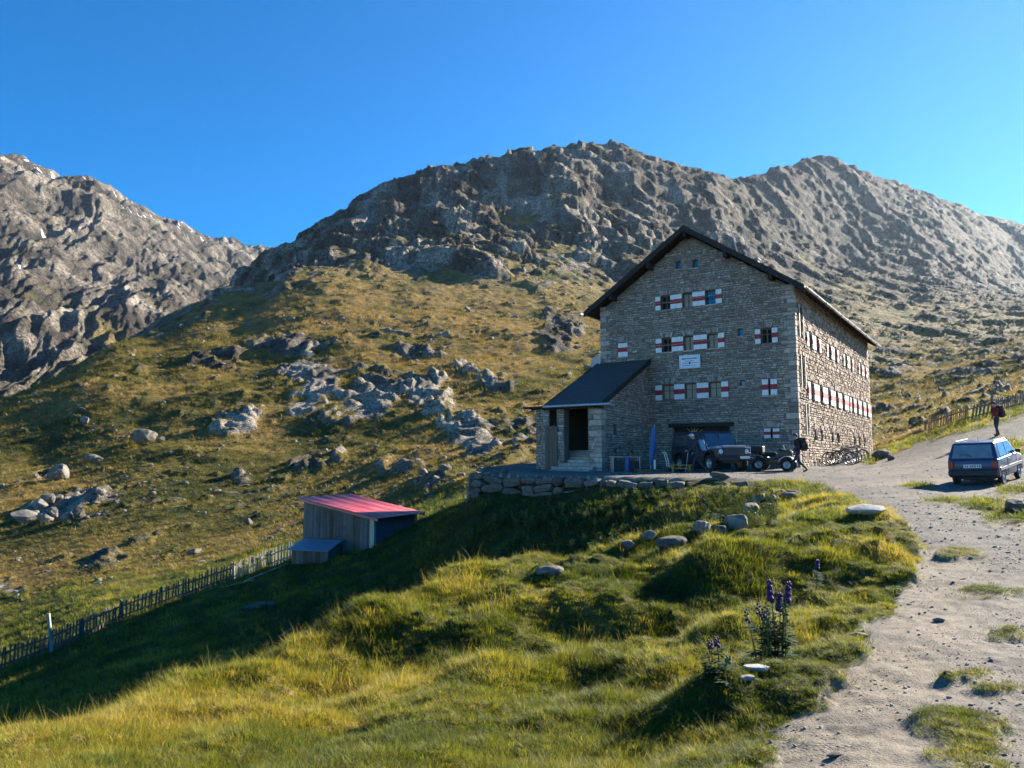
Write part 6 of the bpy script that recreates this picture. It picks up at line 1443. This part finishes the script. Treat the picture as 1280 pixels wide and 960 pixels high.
mb = MB(); mb.tube([(0,0,0),(0,0,2.28)], .022, 8); mb.build('pole', m_steel, par); mb = MB(); mb.lathe([(0,.08),(.12,.08),(.25,.03),(.27,-.03)], (0,0,0), (0,0,1), 18); mb.build('base', m_plastic, par)
P = on_terrace(818.7, 36.6); o = MB(); o.tube([(0,0,-.05),(0,0,.56)], [.05,.048], 10); o.lathe([(.048,.56),(.05,.57),(.0,.59)], (0,0,0), (0,0,1), 10); po = o.build('white_post', m_white); po.location = P; tag(po, 'short white post standing beside the closed blue parasol', 'post')
P = on_terrace(834, 36.3); cart = tag(empty('hand_cart', tuple(P), R(10)), 'hand cart with two curved white handles left of the yellow bench', 'hand cart')
for y in (-.13, .13): mb = MB(); mb.tube([(.05,y,.22),(.0,y,.55),(-.06,y,.82),(-.16,y,.95)], .020, 7); mb.build('handle', m_white, cart)
mb = MB(); mb.bbox((.0,-.24,.12),(.62,.24,.17), .01); mb.build('tray', m_wood_brown, cart)
for y in (-.27, .27): mb = MB(); mb.lathe([(0,-.02),(.09,-.02),(.11,0),(.09,.02),(0,.02)], (.15,y,.11), (0,1,0), 14); mb.build('wheel', m_rubber, cart)
P = on_terrace(814, 36.1); pal = tag(empty('pallet', tuple(P), R(3)), 'weathered wooden pallet lying flat at the terrace edge', 'pallet')
for k in range(7): mb = MB(); mb.bbox((-.72+k*.21,-.35,.11),(-.56+k*.21,.35,.135), .004); mb.build('board', m_wood_grey, pal)
for y in (-.3,0,.3): mb = MB(); mb.bbox((-.72,y-.04,.0),(.72,y+.04,.108), .006); mb.build('bearer', m_wood_brown, pal)
P = on_terrace(783, 37.9); tb = tag(empty('folding_table', tuple(P), R(3)), 'long table with a thin pale top standing before the porch wall', 'table')
mb = MB(); mb.bbox((-.80,-.33,.70),(.72,.33,.735), .008); mb.build('table_top', M('pale_table_top', (.45,.46,.47), .1, 8, .5), tb)
for x in (-.7,.62):
    for y in (-.26,.26): mb = MB(); mb.tube([(x,y,0),(x,y,.70)], .02, 6); mb.build('leg', m_steel, tb)
P_ = P+Vector((-.12,-.10,0))
for dx, w, mt, lab in ((-.38,.42,m_plastic,'black plastic crate under the left end of the long table'),(.40,.52,m_plastic,'black plastic crate under the right end of the long table')):
    q = P+Vector((dx,-.02,0)); t = tag(empty('plastic_crate', (q.x,q.y,gz(q.x,q.y)), R(3)), lab, 'crate')
    for s in (-1,1): 
        mb = MB(); mb.bbox((-w/2,min(s*.22,s*.20),.0),(w/2,max(s*.22,s*.20),.52), .006); mb.build('long_side', mt, t); mb = MB(); mb.bbox((min(s*w/2,s*(w/2-.02)),-.198,.0),(max(s*w/2,s*(w/2-.02)),.198,.52), .006); mb.build('short_side', mt, t)
    mb = MB(); mb.bbox((-w/2+.022,-.196,.0),(w/2-.022,.196,.03), .004); mb.build('base', mt, t)
q = P+Vector((.02,-.05,0)); o = MB(); o.lathe([(.0,0),(.12,.0),(.125,.03),(.125,.62),(.11,.67),(.05,.69),(.05,.70)], (0,0,0), (0,0,1), 14); cn = o.build('blue_canister', M('blue_plastic', (.04,.10,.28), .2, 8, .5)); cn.location = (q.x, q.y-.18, gz(q.x, q.y-.18)); tag(cn, 'blue canister standing between the black crates at the table', 'canister')
# pot plants on the table top
for k, (dx, lab) in enumerate(((-.55,'leafy pot plant at the left end of the long table'),(.28,'leafy pot plant near the right end of the long table'))):
    q = P+Vector((dx,0,.737)); t = tag(empty('pot_plant', tuple(q)), lab, 'pot plant'); mb = MB(); mb.lathe([(0,0),(.07,0),(.09,.14),(.095,.15),(.085,.15),(.08,.12),(0,.12)], (0,0,0), (0,0,1), 14); mb.build('pot', M('terracotta', (.28,.11,.06), .2, 9, .8), t)
    me = HERBS[k]; o = bpy.data.objects.new('foliage', me); COL.objects.link(o); o.parent = t; o.location = (0,0,.12); o.scale = (.55,.55,.62)
# sunburst ornament on the gate and a lamp at the wall: parts of the lodge
mb = MB(); c = gfr(5.62, 1.62, -.21)
mb.lathe([(.0,.05),(.10,.05),(.12,.02),(.19,.03),(.24,.02),(.25,.0)], c, -HB, 24)
for k in range(13):
    a = R(20+k*26); L = .62 if k%2 else .48; d_ = -HA*(-math.cos(a))+Vector((0,0,math.sin(a))); p_ = Vector((0,0,1)).cross(HB); s_ = d_.cross(HB).normalized()*.022
    b0 = c+d_*.24-HB*.012; b1 = c+d_*L-HB*.012; mb.add([b0+s_, b0-s_, b1-s_*.3, b1+s_*.3, b0+s_-HB*.02, b0-s_-HB*.02, b1-s_*.3-HB*.012, b1+s_*.3-HB*.012], [(0,3,2,1),(4,5,6,7),(0,1,5,4),(1,2,6,5),(2,3,7,6),(3,0,4,7)])
hb(mb, 'sunburst_ornament', M('straw_gold', (.50,.36,.10), .3, 16, .6, .3, .004))
mb = MB(); L0 = gfr(.72, 2.02, .08); mb.tube([L0, L0-HB*.25+Vector((0,0,.12)), L0-HB*.34+Vector((0,0,.02))], .02, 6); mb.lathe([(.03,.08),(.10,-.04),(.09,-.05),(0,-.02)], L0-HB*.34, (0,0,1), 14); hb(mb, 'wall_lamp', m_frame_w)

# ------------------------------------------------------------------ mountain air
HAZE_D = 0.000026
mb = MB(); mb.box((-4300,-260,-260),(2300,5200,float(max(Zg.max(), mZ.max()))+25)); hz_o = MB(); 
hm = bpy.data.materials.new('thin_mountain_air'); hm.use_nodes = True; nt = hm.node_tree
for nd_ in list(nt.nodes):
    if nd_.type == 'BSDF_PRINCIPLED': nt.nodes.remove(nd_)
pv_ = nt.nodes.new('ShaderNodeVolumePrincipled'); pv_.inputs['Color'].default_value = (.55,.76,1.0,1); pv_.inputs['Density'].default_value = HAZE_D; pv_.inputs['Anisotropy'].default_value = .5
nt.links.new(pv_.outputs[0], nt.nodes['Material Output'].inputs['Volume'])
ho = mb.build('haze', hm); tag(ho, 'thin bluish mountain air', 'haze', kind='stuff')
